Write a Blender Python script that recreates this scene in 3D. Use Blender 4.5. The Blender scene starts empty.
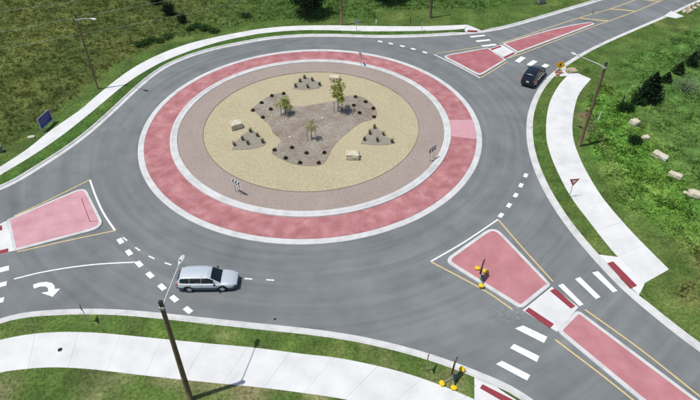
import bpy, bmesh, math, random
import numpy as np
from mathutils import Vector, Matrix, noise, geometry

R_ = math.radians
random.seed(7); rng = np.random.default_rng(7)
scn = bpy.context.scene
C = scn.collection

# ---------------------------------------------------------------- camera
APR = 17.7                                   # outer radius of the truck apron, metres (scale of the survey)
F_PX, PITCH, ROLL = 600.0, 0.7043, 0.0060
CAM = (0.2251*APR, -3.0038*APR, 1.9761*APR)
cam_d = bpy.data.cameras.new('camera'); cam = bpy.data.objects.new('camera', cam_d); C.objects.link(cam)
cam_d.sensor_width = 36.0; cam_d.lens = 36.0*F_PX/700.0; cam_d.clip_start = 1.0; cam_d.clip_end = 3000
cam.matrix_world = Matrix.Translation(CAM) @ Matrix.Rotation(math.pi/2-PITCH, 4, 'X') @ Matrix.Rotation(-ROLL, 4, 'Z')
scn.camera = cam

# ---------------------------------------------------------------- sky, sun, exposure
SUN_EL, SH_AZ = 70.0, 18.0                   # shadows fall towards SH_AZ (degrees from +x)
w = bpy.data.worlds.new('World'); scn.world = w; w.use_nodes = True
nt = w.node_tree; nt.nodes.clear()
sky = nt.nodes.new('ShaderNodeTexSky'); sky.sky_type = 'NISHITA'; sky.sun_disc = False
sun_dir = Vector((-math.cos(R_(SH_AZ))*math.cos(R_(SUN_EL)), -math.sin(R_(SH_AZ))*math.cos(R_(SUN_EL)), math.sin(R_(SUN_EL))))
sky.sun_elevation = R_(SUN_EL); sky.sun_rotation = math.atan2(sun_dir.x, sun_dir.y)
bg = nt.nodes.new('ShaderNodeBackground'); bg.inputs[1].default_value = 0.10
wo = nt.nodes.new('ShaderNodeOutputWorld')
nt.links.new(sky.outputs[0], bg.inputs[0]); nt.links.new(bg.outputs[0], wo.inputs[0])
sd = bpy.data.lights.new('sun', 'SUN'); sd.energy = 3.6; sd.angle = R_(0.53); sd.color = (1.0, 0.965, 0.91)
sun = bpy.data.objects.new('sun', sd); C.objects.link(sun)
sun.rotation_euler = (-sun_dir).to_track_quat('-Z', 'Y').to_euler()
scn.view_settings.view_transform = 'Standard'; scn.view_settings.look = 'None'
scn.view_settings.gamma = 1.0; scn.view_settings.use_curve_mapping = False
scn.view_settings.exposure = 0.14

# ---------------------------------------------------------------- survey helper: photo pixel + height -> place in metres
_c, _s, _ct, _st = math.cos(ROLL), math.sin(ROLL), math.cos(PITCH), math.sin(PITCH)
def G(x, y, z=0.0):
    u, v = x-350.0, y-200.0
    u, v = _c*u-_s*v, _s*u+_c*v
    dx, dy, dz = u/F_PX, _ct-v/F_PX*_st, -_st-v/F_PX*_ct
    t = (z-CAM[2])/dz
    return (CAM[0]+t*dx, CAM[1]+t*dy)
def GP(pts, z=0.0): return [G(a, b, z) for a, b in pts]

# ---------------------------------------------------------------- materials
def mat(name, cols, scale=6.0, detail=6.0, rough=0.85, bump=0.0, bscale=None, metal=0.0, fine=0.0, fscale=60.0, coat=0.0, big=0.0, bigscale=0.12, spec=0.3, distort=0.0):
    """noise-mixed colours; `fine` adds fine speckle, `big` adds broad tonal drift"""
    m = bpy.data.materials.new(name); m.use_nodes = True
    N, L = m.node_tree.nodes, m.node_tree.links
    b = N['Principled BSDF']
    b.inputs['Roughness'].default_value = rough; b.inputs['Metallic'].default_value = metal
    b.inputs['Specular IOR Level'].default_value = spec
    if coat: b.inputs['Coat Weight'].default_value = coat; b.inputs['Coat Roughness'].default_value = 0.04
    if isinstance(cols[0], (int, float)): cols = [cols]
    if len(cols) == 1 and not fine and not big and not bump:
        b.inputs['Base Color'].default_value = (*cols[0], 1); return m
    tc = N.new('ShaderNodeTexCoord')
    n1 = N.new('ShaderNodeTexNoise'); n1.inputs['Scale'].default_value = scale; n1.inputs['Detail'].default_value = detail
    n1.inputs['Distortion'].default_value = distort
    L.new(tc.outputs['Object'], n1.inputs['Vector'])
    rp = N.new('ShaderNodeValToRGB'); e = rp.color_ramp.elements
    k = len(cols)
    while len(e) < k: e.new(0.5)
    for i, c in enumerate(cols):
        e[i].position = 0.5 if k == 1 else 0.30+0.40*i/(k-1); e[i].color = (*c, 1)
    L.new(n1.outputs['Fac'], rp.inputs['Fac'])
    col = rp.outputs['Color']
    def modulate(col, sc, amt, det):
        nz = N.new('ShaderNodeTexNoise'); nz.inputs['Scale'].default_value = sc; nz.inputs['Detail'].default_value = det
        L.new(tc.outputs['Object'], nz.inputs['Vector'])
        mr = N.new('ShaderNodeMapRange'); mr.inputs[1].default_value = 0.25; mr.inputs[2].default_value = 0.75
        mr.inputs[3].default_value = 1-amt; mr.inputs[4].default_value = 1+amt
        L.new(nz.outputs['Fac'], mr.inputs[0])
        mx = N.new('ShaderNodeVectorMath'); mx.operation = 'SCALE'
        L.new(col, mx.inputs[0]); L.new(mr.outputs[0], mx.inputs['Scale'])
        return mx.outputs[0]
    if fine: col = modulate(col, fscale, fine, 3.0)
    if big: col = modulate(col, bigscale, big, 4.0)
    L.new(col, b.inputs['Base Color'])
    if bump:
        nb = N.new('ShaderNodeTexNoise'); nb.inputs['Scale'].default_value = bscale or scale*4; nb.inputs['Detail'].default_value = 5
        L.new(tc.outputs['Object'], nb.inputs['Vector'])
        bp = N.new('ShaderNodeBump'); bp.inputs['Strength'].default_value = bump; bp.inputs['Distance'].default_value = 0.03
        L.new(nb.outputs['Fac'], bp.inputs['Height']); L.new(bp.outputs['Normal'], b.inputs['Normal'])
    return m

def attr_mat(name, rough=0.8, trans=0.35, fine=0.0, fscale=20.0, spec=0.2):
    """colour carried by the mesh's own 'Col' attribute (each blade or leaf has its own colour)"""
    m = bpy.data.materials.new(name); m.use_nodes = True
    N, L = m.node_tree.nodes, m.node_tree.links
    b = N['Principled BSDF']; b.inputs['Roughness'].default_value = rough; b.inputs['Specular IOR Level'].default_value = spec
    a = N.new('ShaderNodeAttribute'); a.attribute_name = 'Col'
    col = a.outputs['Color']
    if fine:
        tc = N.new('ShaderNodeTexCoord')
        for sc, am in ((fscale, fine), (fscale*0.11, fine*0.6)):
            nz = N.new('ShaderNodeTexNoise'); nz.inputs['Scale'].default_value = sc; nz.inputs['Detail'].default_value = 5
            L.new(tc.outputs['Object'], nz.inputs['Vector'])
            mr = N.new('ShaderNodeMapRange'); mr.inputs[1].default_value = 0.25; mr.inputs[2].default_value = 0.75
            mr.inputs[3].default_value = 1-am; mr.inputs[4].default_value = 1+am
            L.new(nz.outputs['Fac'], mr.inputs[0])
            mx = N.new('ShaderNodeVectorMath'); mx.operation = 'SCALE'
            L.new(col, mx.inputs[0]); L.new(mr.outputs[0], mx.inputs['Scale']); col = mx.outputs[0]
    L.new(col, b.inputs['Base Color'])
    if trans:
        t = N.new('ShaderNodeBsdfTranslucent'); L.new(col, t.inputs['Color'])
        ms = N.new('ShaderNodeMixShader'); ms.inputs[0].default_value = trans
        L.new(b.outputs[0], ms.inputs[1]); L.new(t.outputs[0], ms.inputs[2])
        L.new(ms.outputs[0], N['Material Output'].inputs['Surface'])
    return m

M = {}
M['concrete'] = mat('pale_concrete', [(.54,.54,.53),(.60,.60,.585),(.64,.64,.62)], 0.7, 6, .9, .12, 18, fine=.05, fscale=35, big=.06, bigscale=.25)
M['kerb'] = mat('kerb_concrete', [(.45,.45,.435),(.53,.53,.515),(.57,.57,.555)], 1.2, 6, .9, .12, 18, fine=.06, fscale=30, big=.07, bigscale=.3)
M['apron'] = mat('red_mottled_concrete', [(.31,.118,.120),(.35,.142,.144),(.385,.170,.172),(.43,.215,.217)], .9, 10, .85, .12, 14, fine=.09, fscale=5, big=.10, bigscale=.45, distort=.25)
M['apron_pale'] = mat('pale_pink_concrete', [(.50,.26,.29),(.54,.30,.33)], 1.5, 5, .85, .1, 14, fine=.05)
M['pink'] = mat('pink_concrete', [(.38,.155,.165),(.42,.18,.19),(.455,.205,.215)], 0.9, 8, .85, .15, 9, fine=.06, fscale=18, big=.08, bigscale=.5, distort=.2)
M['pink_pale'] = mat('faded_pink_concrete', [(.46,.235,.26),(.50,.27,.297),(.535,.305,.33)], 0.9, 8, .85, .15, 9, fine=.06, fscale=18, big=.08, bigscale=.5, distort=.2)
M['pink_red'] = mat('deep_pink_concrete', [(.32,.105,.115),(.36,.13,.14),(.40,.16,.168)], 0.9, 8, .85, .15, 9, fine=.06, fscale=18, big=.08, bigscale=.5, distort=.2)
M['plate'] = mat('brick_red_plate', [(.22,.035,.045),(.27,.045,.06)], 6, 4, .8, .2, 60)
M['mulch'] = mat('brown_pink_gravel', [(.258,.205,.176),(.303,.247,.213),(.343,.289,.252)], 9, 8, .95, .4, 30, fine=.10, fscale=7, big=.06, bigscale=.3)
M['gravel'] = mat('tan_gravel', [(.33,.285,.175),(.395,.345,.22),(.455,.405,.27)], 8, 8, .95, .45, 28, fine=.13, fscale=6, big=.05, bigscale=.3)
M['bed'] = mat('grey_brown_mulch', [(.205,.160,.125),(.25,.215,.172),(.285,.258,.212)], .8, 12, .95, .6, 20, fine=.26, fscale=4.5, big=.08, bigscale=.25)
M['bedgrey'] = mat('grey_stone_mulch', [(.205,.180,.142),(.255,.228,.183),(.295,.268,.218)], 7, 8, .95, .5, 28, fine=.14, fscale=9)
M['edging'] = mat('dark_steel_edging', (.12,.10,.085), rough=.6)
M['white'] = mat('white_road_paint', [(.60,.60,.58),(.72,.72,.70),(.76,.76,.74)], 3.5, 9, .7, .05, 40, fine=.06, fscale=14)
M['yellow'] = mat('yellow_road_paint', [(.50,.38,.17),(.56,.42,.18),(.58,.47,.25)], 3.5, 9, .7, .05, 40, fine=.08, fscale=14)
M['wood'] = mat('weathered_wood', [(.11,.074,.040),(.165,.115,.066),(.21,.155,.095)], 3, 8, .9, .3, 12)
M['galv'] = mat('galvanised_steel', [(.42,.44,.45),(.52,.54,.55)], 4, 4, .45, metal=.6)
M['lampgrey'] = mat('pale_grey_lamp_paint', (.50,.54,.54), rough=.5)
M['lens'] = mat('lamp_lens', (.75,.77,.75), rough=.15)
M['darkmetal'] = mat('dark_metal', (.03,.03,.032), rough=.5, metal=.3)
M['wire'] = mat('aluminium_wire', (.45,.47,.45), rough=.5, metal=.4)
M['rock'] = mat('cream_limestone', [(.40,.35,.25),(.53,.48,.36),(.62,.58,.47)], 2.5, 9, .95, .6, 9, fine=.10, fscale=12)
M['rockbrown'] = mat('tan_sandstone', [(.27,.21,.13),(.38,.31,.20),(.45,.38,.27)], 2.5, 9, .95, .6, 9, fine=.10, fscale=12)
M['signyellow'] = mat('yellow_sign_sheet', (.80,.42,.01), rough=.45)
M['bagyellow'] = mat('yellow_sandbag_cloth', [(.66,.46,.01),(.78,.56,.02)], 8, 5, .8, .4, 20)
M['bagorange'] = mat('orange_sandbag_cloth', [(.48,.16,.04),(.58,.24,.08)], 8, 5, .8, .4, 20)
M['black'] = mat('black_sign_print', (.008,.008,.009), rough=.5)
M['signwhite'] = mat('white_sign_sheet', (.75,.76,.76), rough=.4)
M['signred'] = mat('red_sign_sheet', (.42,.02,.03), rough=.4)
M['signback'] = mat('bare_aluminium_back', [(.30,.31,.32),(.38,.39,.40)], 3, 3, .5, metal=.5)
M['signdark'] = mat('dark_cloth_back', (.035,.03,.04), rough=.8)
M['blue'] = mat('navy_blue_board', [(.006,.012,.13),(.009,.018,.17)], 2, 3, .35)
M['bluetext'] = mat('pale_blue_print', (.09,.13,.33), rough=.5)
M['boardframe'] = mat('grey_board_frame', (.30,.35,.38), rough=.6)
M['silver'] = mat('silver_car_paint', (.60,.645,.67), rough=.35, metal=.35, coat=1.0)
M['cladding'] = mat('grey_lower_cladding', (.10,.125,.14), rough=.45)
M['navy'] = mat('blue_black_car_paint', (.006,.008,.014), rough=.22, metal=.2, coat=1.0)
M['glass'] = mat('tinted_car_glass', (.006,.012,.017), rough=.06, spec=.5)
M['tyre'] = mat('tyre_rubber', (.015,.015,.016), rough=.85)
M['rim'] = mat('alloy_rim', (.62,.64,.65), rough=.4, metal=.3)
M['trim'] = mat('black_trim', (.012,.012,.013), rough=.55)
M['tail'] = mat('red_lamp_lens', (.35,.008,.012), rough=.2, coat=1.0)
M['head'] = mat('clear_lamp_lens', (.36,.40,.43), rough=.12, coat=1.0)
M['bark'] = mat('brown_bark', [(.05,.036,.024),(.10,.075,.05)], 8, 6, .95, .5, 20)
M['stake'] = mat('wooden_tree_stake', [(.07,.05,.035),(.11,.08,.055)], 6, 5, .9)
M['teal'] = mat('teal_plastic', (.20,.42,.40), rough=.5)
M['cabinet'] = mat('grey_green_cabinet', (.16,.19,.17), rough=.6)
M['soil'] = mat('bare_brown_soil', [(.13,.085,.05),(.20,.14,.085)], 3, 7, .95, .6, 12)
M['leaf'] = attr_mat('leaf_green', .6, .4)
M['grass'] = attr_mat('grass_blade', .75, .4)
M['ground'] = attr_mat('turf_soil', .95, 0.0, .45, 5.0)

# asphalt: fine aggregate, broad tonal drift, tyre-polished lanes round the circle, faint scuffs
def asphalt():
    m = mat('asphalt', [(.142,.153,.155),(.165,.176,.177),(.184,.194,.194)], .45, 7, .9, .25, 60, fine=.06, fscale=45, big=.12, bigscale=.10, distort=.3)
    N, L = m.node_tree.nodes, m.node_tree.links
    b = N['Principled BSDF']; src = b.inputs['Base Color'].links[0].from_socket
    tc = N.new('ShaderNodeTexCoord'); sep = N.new('ShaderNodeSeparateXYZ'); L.new(tc.outputs['Object'], sep.inputs[0])
    flat = N.new('ShaderNodeCombineXYZ'); L.new(sep.outputs[0], flat.inputs[0]); L.new(sep.outputs[1], flat.inputs[1])
    ln = N.new('ShaderNodeVectorMath'); ln.operation = 'LENGTH'; L.new(flat.outputs[0], ln.inputs[0])
    at = N.new('ShaderNodeMath'); at.operation = 'ARCTAN2'; L.new(sep.outputs[1], at.inputs[0]); L.new(sep.outputs[0], at.inputs[1])
    pol = N.new('ShaderNodeCombineXYZ'); 
    ra = N.new('ShaderNodeMath'); ra.operation = 'MULTIPLY'; ra.inputs[1].default_value = 1.3; L.new(ln.outputs['Value'], ra.inputs[0])
    aa = N.new('ShaderNodeMath'); aa.operation = 'MULTIPLY'; aa.inputs[1].default_value = 1.3; L.new(at.outputs[0], aa.inputs[0])
    L.new(ra.outputs[0], pol.inputs[0]); L.new(aa.outputs[0], pol.inputs[1])
    nz = N.new('ShaderNodeTexNoise'); nz.inputs['Scale'].default_value = 1.0; nz.inputs['Detail'].default_value = 5; L.new(pol.outputs[0], nz.inputs['Vector'])
    mr = N.new('ShaderNodeMapRange'); mr.inputs[1].default_value = .3; mr.inputs[2].default_value = .7; mr.inputs[3].default_value = .85; mr.inputs[4].default_value = 1.12
    L.new(nz.outputs['Fac'], mr.inputs[0])
    mx = N.new('ShaderNodeVectorMath'); mx.operation = 'SCALE'; L.new(src, mx.inputs[0]); L.new(mr.outputs[0], mx.inputs['Scale'])
    col = mx.outputs[0]
    for (sx, sy), rad, tone in SCUFFS:                 # pale gritty scuffs and darker stains with their own outline
        dm = N.new('ShaderNodeVectorMath'); dm.operation = 'DISTANCE'; dm.inputs[1].default_value = (sx, sy, 0); L.new(flat.outputs[0], dm.inputs[0])
        fo = N.new('ShaderNodeMapRange'); fo.inputs[1].default_value = rad; fo.inputs[2].default_value = rad*.1; fo.inputs[3].default_value = 0; fo.inputs[4].default_value = 1; L.new(dm.outputs['Value'], fo.inputs[0])
        n2 = N.new('ShaderNodeTexNoise'); n2.inputs['Scale'].default_value = 1.6; n2.inputs['Detail'].default_value = 12; n2.inputs['Distortion'].default_value = 2.5; L.new(tc.outputs['Object'], n2.inputs['Vector'])
        th_ = N.new('ShaderNodeMapRange'); th_.inputs[1].default_value = .50; th_.inputs[2].default_value = .80; L.new(n2.outputs['Fac'], th_.inputs[0])
        mu = N.new('ShaderNodeMath'); mu.operation = 'MULTIPLY'; L.new(fo.outputs[0], mu.inputs[0]); L.new(th_.outputs[0], mu.inputs[1])
        mc = N.new('ShaderNodeMix'); mc.data_type = 'RGBA'; L.new(mu.outputs[0], mc.inputs[0]); L.new(col, mc.inputs[6]); mc.inputs[7].default_value = (tone, tone, tone*.98, 1); col = mc.outputs[2]
    L.new(col, b.inputs['Base Color'])
    return m
SCUFFS = [(G(513,312), 1.5, .36), (G(440,272), 1.6, .25), (G(445,62), 1.5, .28)]
M['asphalt'] = asphalt()

# ---------------------------------------------------------------- object helpers
def tag(o, label=None, cat=None, group=None, kind=None):
    if label: o['label'] = label
    if cat: o['category'] = cat
    if group: o['group'] = group
    if kind: o['kind'] = kind
    return o
def empty(name, loc=(0,0,0), rz=0.0):
    o = bpy.data.objects.new(name, None); C.objects.link(o); o.location = loc; o.rotation_euler = (0,0,rz)
    o.empty_display_size = .2
    return o
class MB:
    def __init__(s): s.v, s.f, s.mi = [], [], []
    def add(s, vs, fs, mi=0):
        k = len(s.v); s.v += [tuple(p) for p in vs]; s.f += [tuple(i+k for i in f) for f in fs]; s.mi += [mi]*len(fs); return s
    def box(s, c, d, rz=0.0, rot=None, mi=0, taper=1.0):
        x, y, z = d[0]/2, d[1]/2, d[2]/2
        p = [Vector((a*x*(taper if k > 0 else 1), b*y*(taper if k > 0 else 1), k*z)) for k in (-1,1) for a, b in ((-1,-1),(1,-1),(1,1),(-1,1))]
        m = rot if rot is not None else Matrix.Rotation(rz, 3, 'Z')
        return s.add([m @ q + Vector(c) for q in p], [(3,2,1,0),(4,5,6,7),(0,1,5,4),(1,2,6,5),(2,3,7,6),(3,0,4,7)], mi)
    def tube(s, pts, rad, n=8, mi=0, cap=True):
        pts = [Vector(p) for p in pts]; rad = rad if isinstance(rad, (list, tuple)) else [rad]*len(pts)
        rings = []
        for i, p in enumerate(pts):
            d = (pts[min(i+1, len(pts)-1)]-pts[max(i-1, 0)]).normalized()
            a = d.cross(Vector((0,0,1)) if abs(d.z) < .9 else Vector((1,0,0))).normalized(); b = d.cross(a)
            rings.append([p+(a*math.cos(2*math.pi*k/n)+b*math.sin(2*math.pi*k/n))*rad[i] for k in range(n)])
        vs = [q for r in rings for q in r]; fs = []
        for i in range(len(pts)-1):
            for k in range(n): fs.append((i*n+k, i*n+(k+1)%n, (i+1)*n+(k+1)%n, (i+1)*n+k))
        if cap: fs += [tuple(range(n)), tuple(reversed(range((len(pts)-1)*n, len(pts)*n)))]
        return s.add(vs, fs, mi)
    def prism(s, poly, z0, z1, mi=0, top_z=None):
        """polygon (CCW or CW, concave allowed) extruded from z0 to z1"""
        poly = [tuple(p[:2]) for p in poly]
        if area2(poly) < 0: poly = poly[::-1]
        n = len(poly); zt = top_z or (lambda x, y: z1)
        vs = [(x, y, z0) for x, y in poly]+[(x, y, zt(x, y)) for x, y in poly]
        fs = [(i, (i+1)%n, n+(i+1)%n, n+i) for i in range(n)]
        tri = geometry.tessellate_polygon([[Vector((x, y, 0)) for x, y in poly]])
        for t in tri:
            a, b, c = t
            if area2([poly[a], poly[b], poly[c]]) < 0: a, b, c = c, b, a
            fs.append((n+a, n+b, n+c))
        return s.add(vs, fs, mi)
    def build(s, name, material, parent=None, smooth=False, bevel=0.0, loc=None):
        me = bpy.data.meshes.new(name); me.from_pydata(s.v, [], s.f)
        for m in (material if isinstance(material, (list, tuple)) else [material]): me.materials.append(m)
        if any(s.mi): me.polygons.foreach_set('material_index', s.mi)
        if smooth: me.polygons.foreach_set('use_smooth', [True]*len(me.polygons))
        me.update()
        o = bpy.data.objects.new(name, me); C.objects.link(o)
        if parent: o.parent = parent
        if loc: o.location = loc
        if bevel:
            b = o.modifiers.new('bevel', 'BEVEL'); b.width = bevel; b.segments = 2; b.limit_method = 'ANGLE'
        return o
def area2(p): return sum(p[i][0]*p[(i+1)%len(p)][1]-p[(i+1)%len(p)][0]*p[i][1] for i in range(len(p)))
def copy_tree(o, parent=None):
    c = o.copy(); C.objects.link(c)
    if parent: c.parent = parent
    for ch in list(o.children): copy_tree(ch, c)
    return c

# ---------------------------------------------------------------- 2D helpers
def spline(pts, step=0.8):
    """Catmull-Rom through pts (metres), resampled at `step`"""
    P = [np.array(p[:2], float) for p in pts]
    P = [2*P[0]-P[1]]+P+[2*P[-1]-P[-2]]
    out = []
    for i in range(1, len(P)-2):
        p0, p1, p2, p3 = P[i-1:i+3]; n = max(2, int(np.hypot(*(p2-p1))/0.2))
        for t in np.linspace(0, 1, n, endpoint=False):
            out.append(.5*((2*p1)+(-p0+p2)*t+(2*p0-5*p1+4*p2-p3)*t*t+(-p0+3*p1-3*p2+p3)*t**3))
    out.append(P[-2]); out = np.array(out)
    return resample(out, step)
def resample(a, step=None, n=None):
    a = np.asarray(a, float); d = np.r_[0, np.cumsum(np.hypot(*np.diff(a, axis=0).T))]
    if n is None: n = max(2, int(round(d[-1]/step))+1)
    t = np.linspace(0, d[-1], n)
    return np.c_[np.interp(t, d, a[:,0]), np.interp(t, d, a[:,1])]
def smooth(a, k=3, it=2):
    a = a.copy()
    for _ in range(it):
        b = a.copy(); b[1:-1] = (a[:-2]+2*a[1:-1]+a[2:])/4; a = b
    return a
def normals(a):
    t = np.gradient(a, axis=0); t /= np.hypot(t[:,0], t[:,1])[:,None]
    return np.c_[-t[:,1], t[:,0]]                   # left of travel
def offset(a, d): return a+normals(a)*d
def inpoly(x, y, poly):
    poly = np.asarray(poly); r = np.zeros(len(x), bool); j = len(poly)-1
    for i in range(len(poly)):
        xi, yi, xj, yj = *poly[i], *poly[j]
        c = ((yi > y) != (yj > y))
        if c.any(): r ^= c & (x < (xj-xi)*(y-yi)/((yj-yi) or 1e-12)+xi)
        j = i
    return r
def mindist(x, y, pts):
    d = np.full(len(x), 1e9)
    for k in range(0, len(x), 20000):
        dx = x[k:k+20000,None]-pts[None,:,0]; dy = y[k:k+20000,None]-pts[None,:,1]
        d[k:k+20000] = np.sqrt((dx*dx+dy*dy).min(1))
    return d
def fillet(poly, rad, n=6):
    """round the corners of a polygon"""
    P = [np.array(p, float) for p in poly]; out = []
    for i, p in enumerate(P):
        r = rad[i] if isinstance(rad, (list, tuple)) else rad
        a, b = P[i-1]-p, P[(i+1)%len(P)]-p; la, lb = np.hypot(*a), np.hypot(*b); a, b = a/la, b/lb
        if r <= 0: out.append(p); continue
        half = math.acos(max(-1, min(1, float(a@b))))/2
        d = min(r/math.tan(half), la*.45, lb*.45)
        p0, p2 = p+a*d, p+b*d
        for t in np.linspace(0, 1, n): out.append((1-t)**2*p0+2*t*(1-t)*p+t*t*p2)
    return [tuple(q) for q in out]
def inset(poly, d):
    P = np.array(poly, float)
    if area2([tuple(p) for p in P]) < 0: P = P[::-1]
    out = []
    n = len(P)
    for i in range(n):
        e0 = P[i]-P[i-1]; e1 = P[(i+1)%n]-P[i]
        if np.hypot(*e0) < 1e-6 or np.hypot(*e1) < 1e-6: continue
        n0 = np.array([-e0[1], e0[0]])/np.hypot(*e0); n1 = np.array([-e1[1], e1[0]])/np.hypot(*e1)
        b = n0+n1; b /= max(np.hypot(*b), 1e-6); out.append(P[i]+b*d/max(.5, b@n0))
    return [tuple(p) for p in out], [tuple(p) for p in P]

# ================================================================= THE ROAD EDGES
NW_px = [(0,191),(34,172),(57,158),(80,142),(100,125.5),(122,105),(140,88),(160,71.5),(180,61),(210,51),(240,44.8),(260,40.8),(290,37.6),(320,36.6),(350,37.2),(380,38),(420,37.2),(460,34.8),(480,33.2),(506,28.6),(540,19),(570,10),(600,1)]
E_px = [(696,1),(668,14),(640,26),(610,39),(586,50.5),(562,65),(548,76.5),(536,92),(528,112),(526,130),(528,150),(534,170),(544,192),(560,218),(580,244),(600,266.5),(620,288),(650,313.5),(680,337.5),(698,351)]
S_px = [(532,397.5),(500,380.5),(460,363.8),(440,356.6),(420,350.4),(380,340),(340,332.4),(300,327.4),(260,323.4),(200,317),(140,310.6),(110,308.8),(80,308.4),(40,311),(0,317.6)]
def extend(world, start_dir=None, end_dir=None, L=420.0):
    w_ = [np.array(p) for p in world]
    if start_dir is not None: w_ = [w_[0]+start_dir*d for d in (L, L*.5, 100, 50, 25, 12)]+w_
    if end_dir is not None: w_ = w_+[w_[-1]+end_dir*d for d in (12, 25, 50, 100, L*.5, L)]
    return w_
def unit(v): v = np.array(v, float); return v/np.hypot(*v)
nw, ee, ss = GP(NW_px), GP(E_px), GP(S_px)
DW = unit(unit(np.subtract(nw[0], nw[1]))+unit(np.subtract(ss[-1], ss[-2])))
DNE = unit(unit(np.subtract(nw[-1], nw[-3]))+unit(np.subtract(ee[0], ee[2])))
DSE = unit(np.subtract(G(640,399), G(560,337)))
kerb_nw = spline(extend(nw, DW, DNE), 0.8); kerb_e = spline(extend(ee, DNE, DSE), 0.8); kerb_s = spline(extend(ss, DSE, DW), 0.8)
kerb_nw, kerb_e, kerb_s = [smooth(k, it=6) for k in (kerb_nw, kerb_e, kerb_s)]
KW = 0.64                                            # gutter pan plus kerb
back = [offset(k, KW) for k in (kerb_nw, kerb_e, kerb_s)]
road_poly = np.concatenate([offset(k, 0.05) for k in (kerb_nw, kerb_e, kerb_s)])
hole_poly = np.concatenate(back)
ZG = 0.13                                            # height of turf and paths over the asphalt

road = tag(MB().prism(road_poly[::2], -0.25, 0.0).build('road', M['asphalt']), 'grey asphalt roundabout carriageway with three legs', 'road', kind='structure')

# dropped kerbs at the crossings
DROPS = [G(474,33), G(620,280), G(499,391), G(560,68.5), G(-30,322)]
def kerb_height(x, y):
    d = min(math.hypot(x-a, y-b) for a, b in DROPS)
    t = min(1, max(0, (d-1.5)/1.0)); return 0.02+0.11*t*t*(3-2*t)
def kerb_mesh(line, name, label):
    m = MB(); a = line[(np.abs(line[:,0]-CAM[0]) < 150) & (np.abs(line[:,1]) < 150)]
    nr = normals(a); prof = [(0.0,-.1),(0.0,.006),(.03,.010),(.38,.004),(.41,.012),(.475,'h-'),(.51,'h'),(.63,'h'),(KW,'h-'),(KW,-.1)]
    vs, fs = [], []; k = len(prof)
    for i, p in enumerate(a):
        h = kerb_height(*p)
        for d, z in prof:
            z = h if z == 'h' else (h-.025 if z == 'h-' else z)
            vs.append((p[0]+nr[i][0]*d, p[1]+nr[i][1]*d, z))
    for i in range(len(a)-1):
        for j in range(k-1): fs.append((i*k+j, i*k+j+1, (i+1)*k+j+1, (i+1)*k+j)[::-1])
    o = m.add(vs, fs).build(name, M['kerb']); tag(o, label, 'kerb', kind='structure'); return o
kerb_mesh(kerb_nw, 'kerb', 'pale concrete kerb and gutter along the far side of the circle')
kerb_mesh(kerb_e, 'kerb', 'pale concrete kerb and gutter bending down the right side')
kerb_mesh(kerb_s, 'kerb', 'pale concrete kerb and gutter along the near side by the wagon')

# ================================================================= FOOTPATHS
def path_edges(A, B, z=ZG): return spline(GP(A, z), .25), spline(GP(B, z), .25)
NWp = path_edges([(-60,205),(-30,186),(0,167),(26,150),(50,131),(80,110),(100,93),(130,70),(160,54.2),(190,43.4),(220,36.2),(240,32.4),(260,29),(290,26.2),(330,25.4),(370,26),(420,26.4),(452,25.4),(467.5,24.8)],
                 [(-60,212),(-30,194.5),(0,175.4),(30,157.2),(60,137),(90,113.5),(106,100),(130,81),(160,63.2),(190,51),(220,41.8),(240,37.4),(260,33.8),(290,30.9),(320,30.2),(370,31.4),(420,31),(450,30),(464,29)])
Ep = path_edges([(567,76),(558,86.5),(550,102),(546.4,120),(546.4,138),(549,150),(554,164),(564,185),(575,203),(588,220),(603,239.5),(618,257),(645,283)],
                [(591,79),(580,92.5),(575,106),(572.4,124),(573.6,140),(580,158.5),(590,178),(605,201),(630,230),(650,250.5),(669,269.5)])
Sp = path_edges([(-60,356),(-30,348),(0,340),(20,335.8),(40,333.2),(66,332),(100,333),(140,336.8),(207,343.4),(251,347.4),(300,353.6),(340,358.4),(380,366.6),(410,374.6),(440,385),(474,399.4),(520,422),(560,446)],
                [(-60,392),(-30,381),(0,372.6),(30,368.6),(56,367.4),(90,369.2),(140,375),(194,381),(259,387.4),(300,392.6),(348,400),(390,411),(430,425),(470,443),(510,466)])
def footpath(edges, step, label, jt=.005):
    A, B = edges
    nsl = max(1, int(round(np.hypot(*np.diff(A, axis=0).T).sum()/step))); sub = 4
    a, b = resample(A, n=nsl*sub+1), resample(B, n=nsl*sub+1)
    root = empty('footpath', (float(a[0][0]), float(a[0][1]), ZG)); tag(root, label, 'footpath', kind='structure')
    off = Vector(root.location)
    for i in range(nsl):
        p, q = a[i*sub:(i+1)*sub+1].copy(), b[i*sub:(i+1)*sub+1].copy()
        for e in (p, q):                              # leave an open joint at both ends
            e[0] += unit(e[1]-e[0])*jt; e[-1] += unit(e[-2]-e[-1])*jt
        poly = [tuple(x) for x in p]+[tuple(x) for x in q[::-1]]
        dz = random.uniform(-.003, .003)
        MB().prism([(x-off.x, y-off.y) for x, y in poly], -.12, .018+dz).build('slab', M['concrete'], root)
    return np.concatenate([a, b[::-1]])
poly_nwp = footpath(NWp, 1.75, 'narrow pale concrete footpath curving round the far left side', .002)
poly_ep = footpath(Ep, 3.0, 'wide pale concrete footpath curving down the right side')
poly_sp = footpath(Sp, 3.1, 'wide pale concrete footpath along the bottom behind the near verge')

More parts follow.
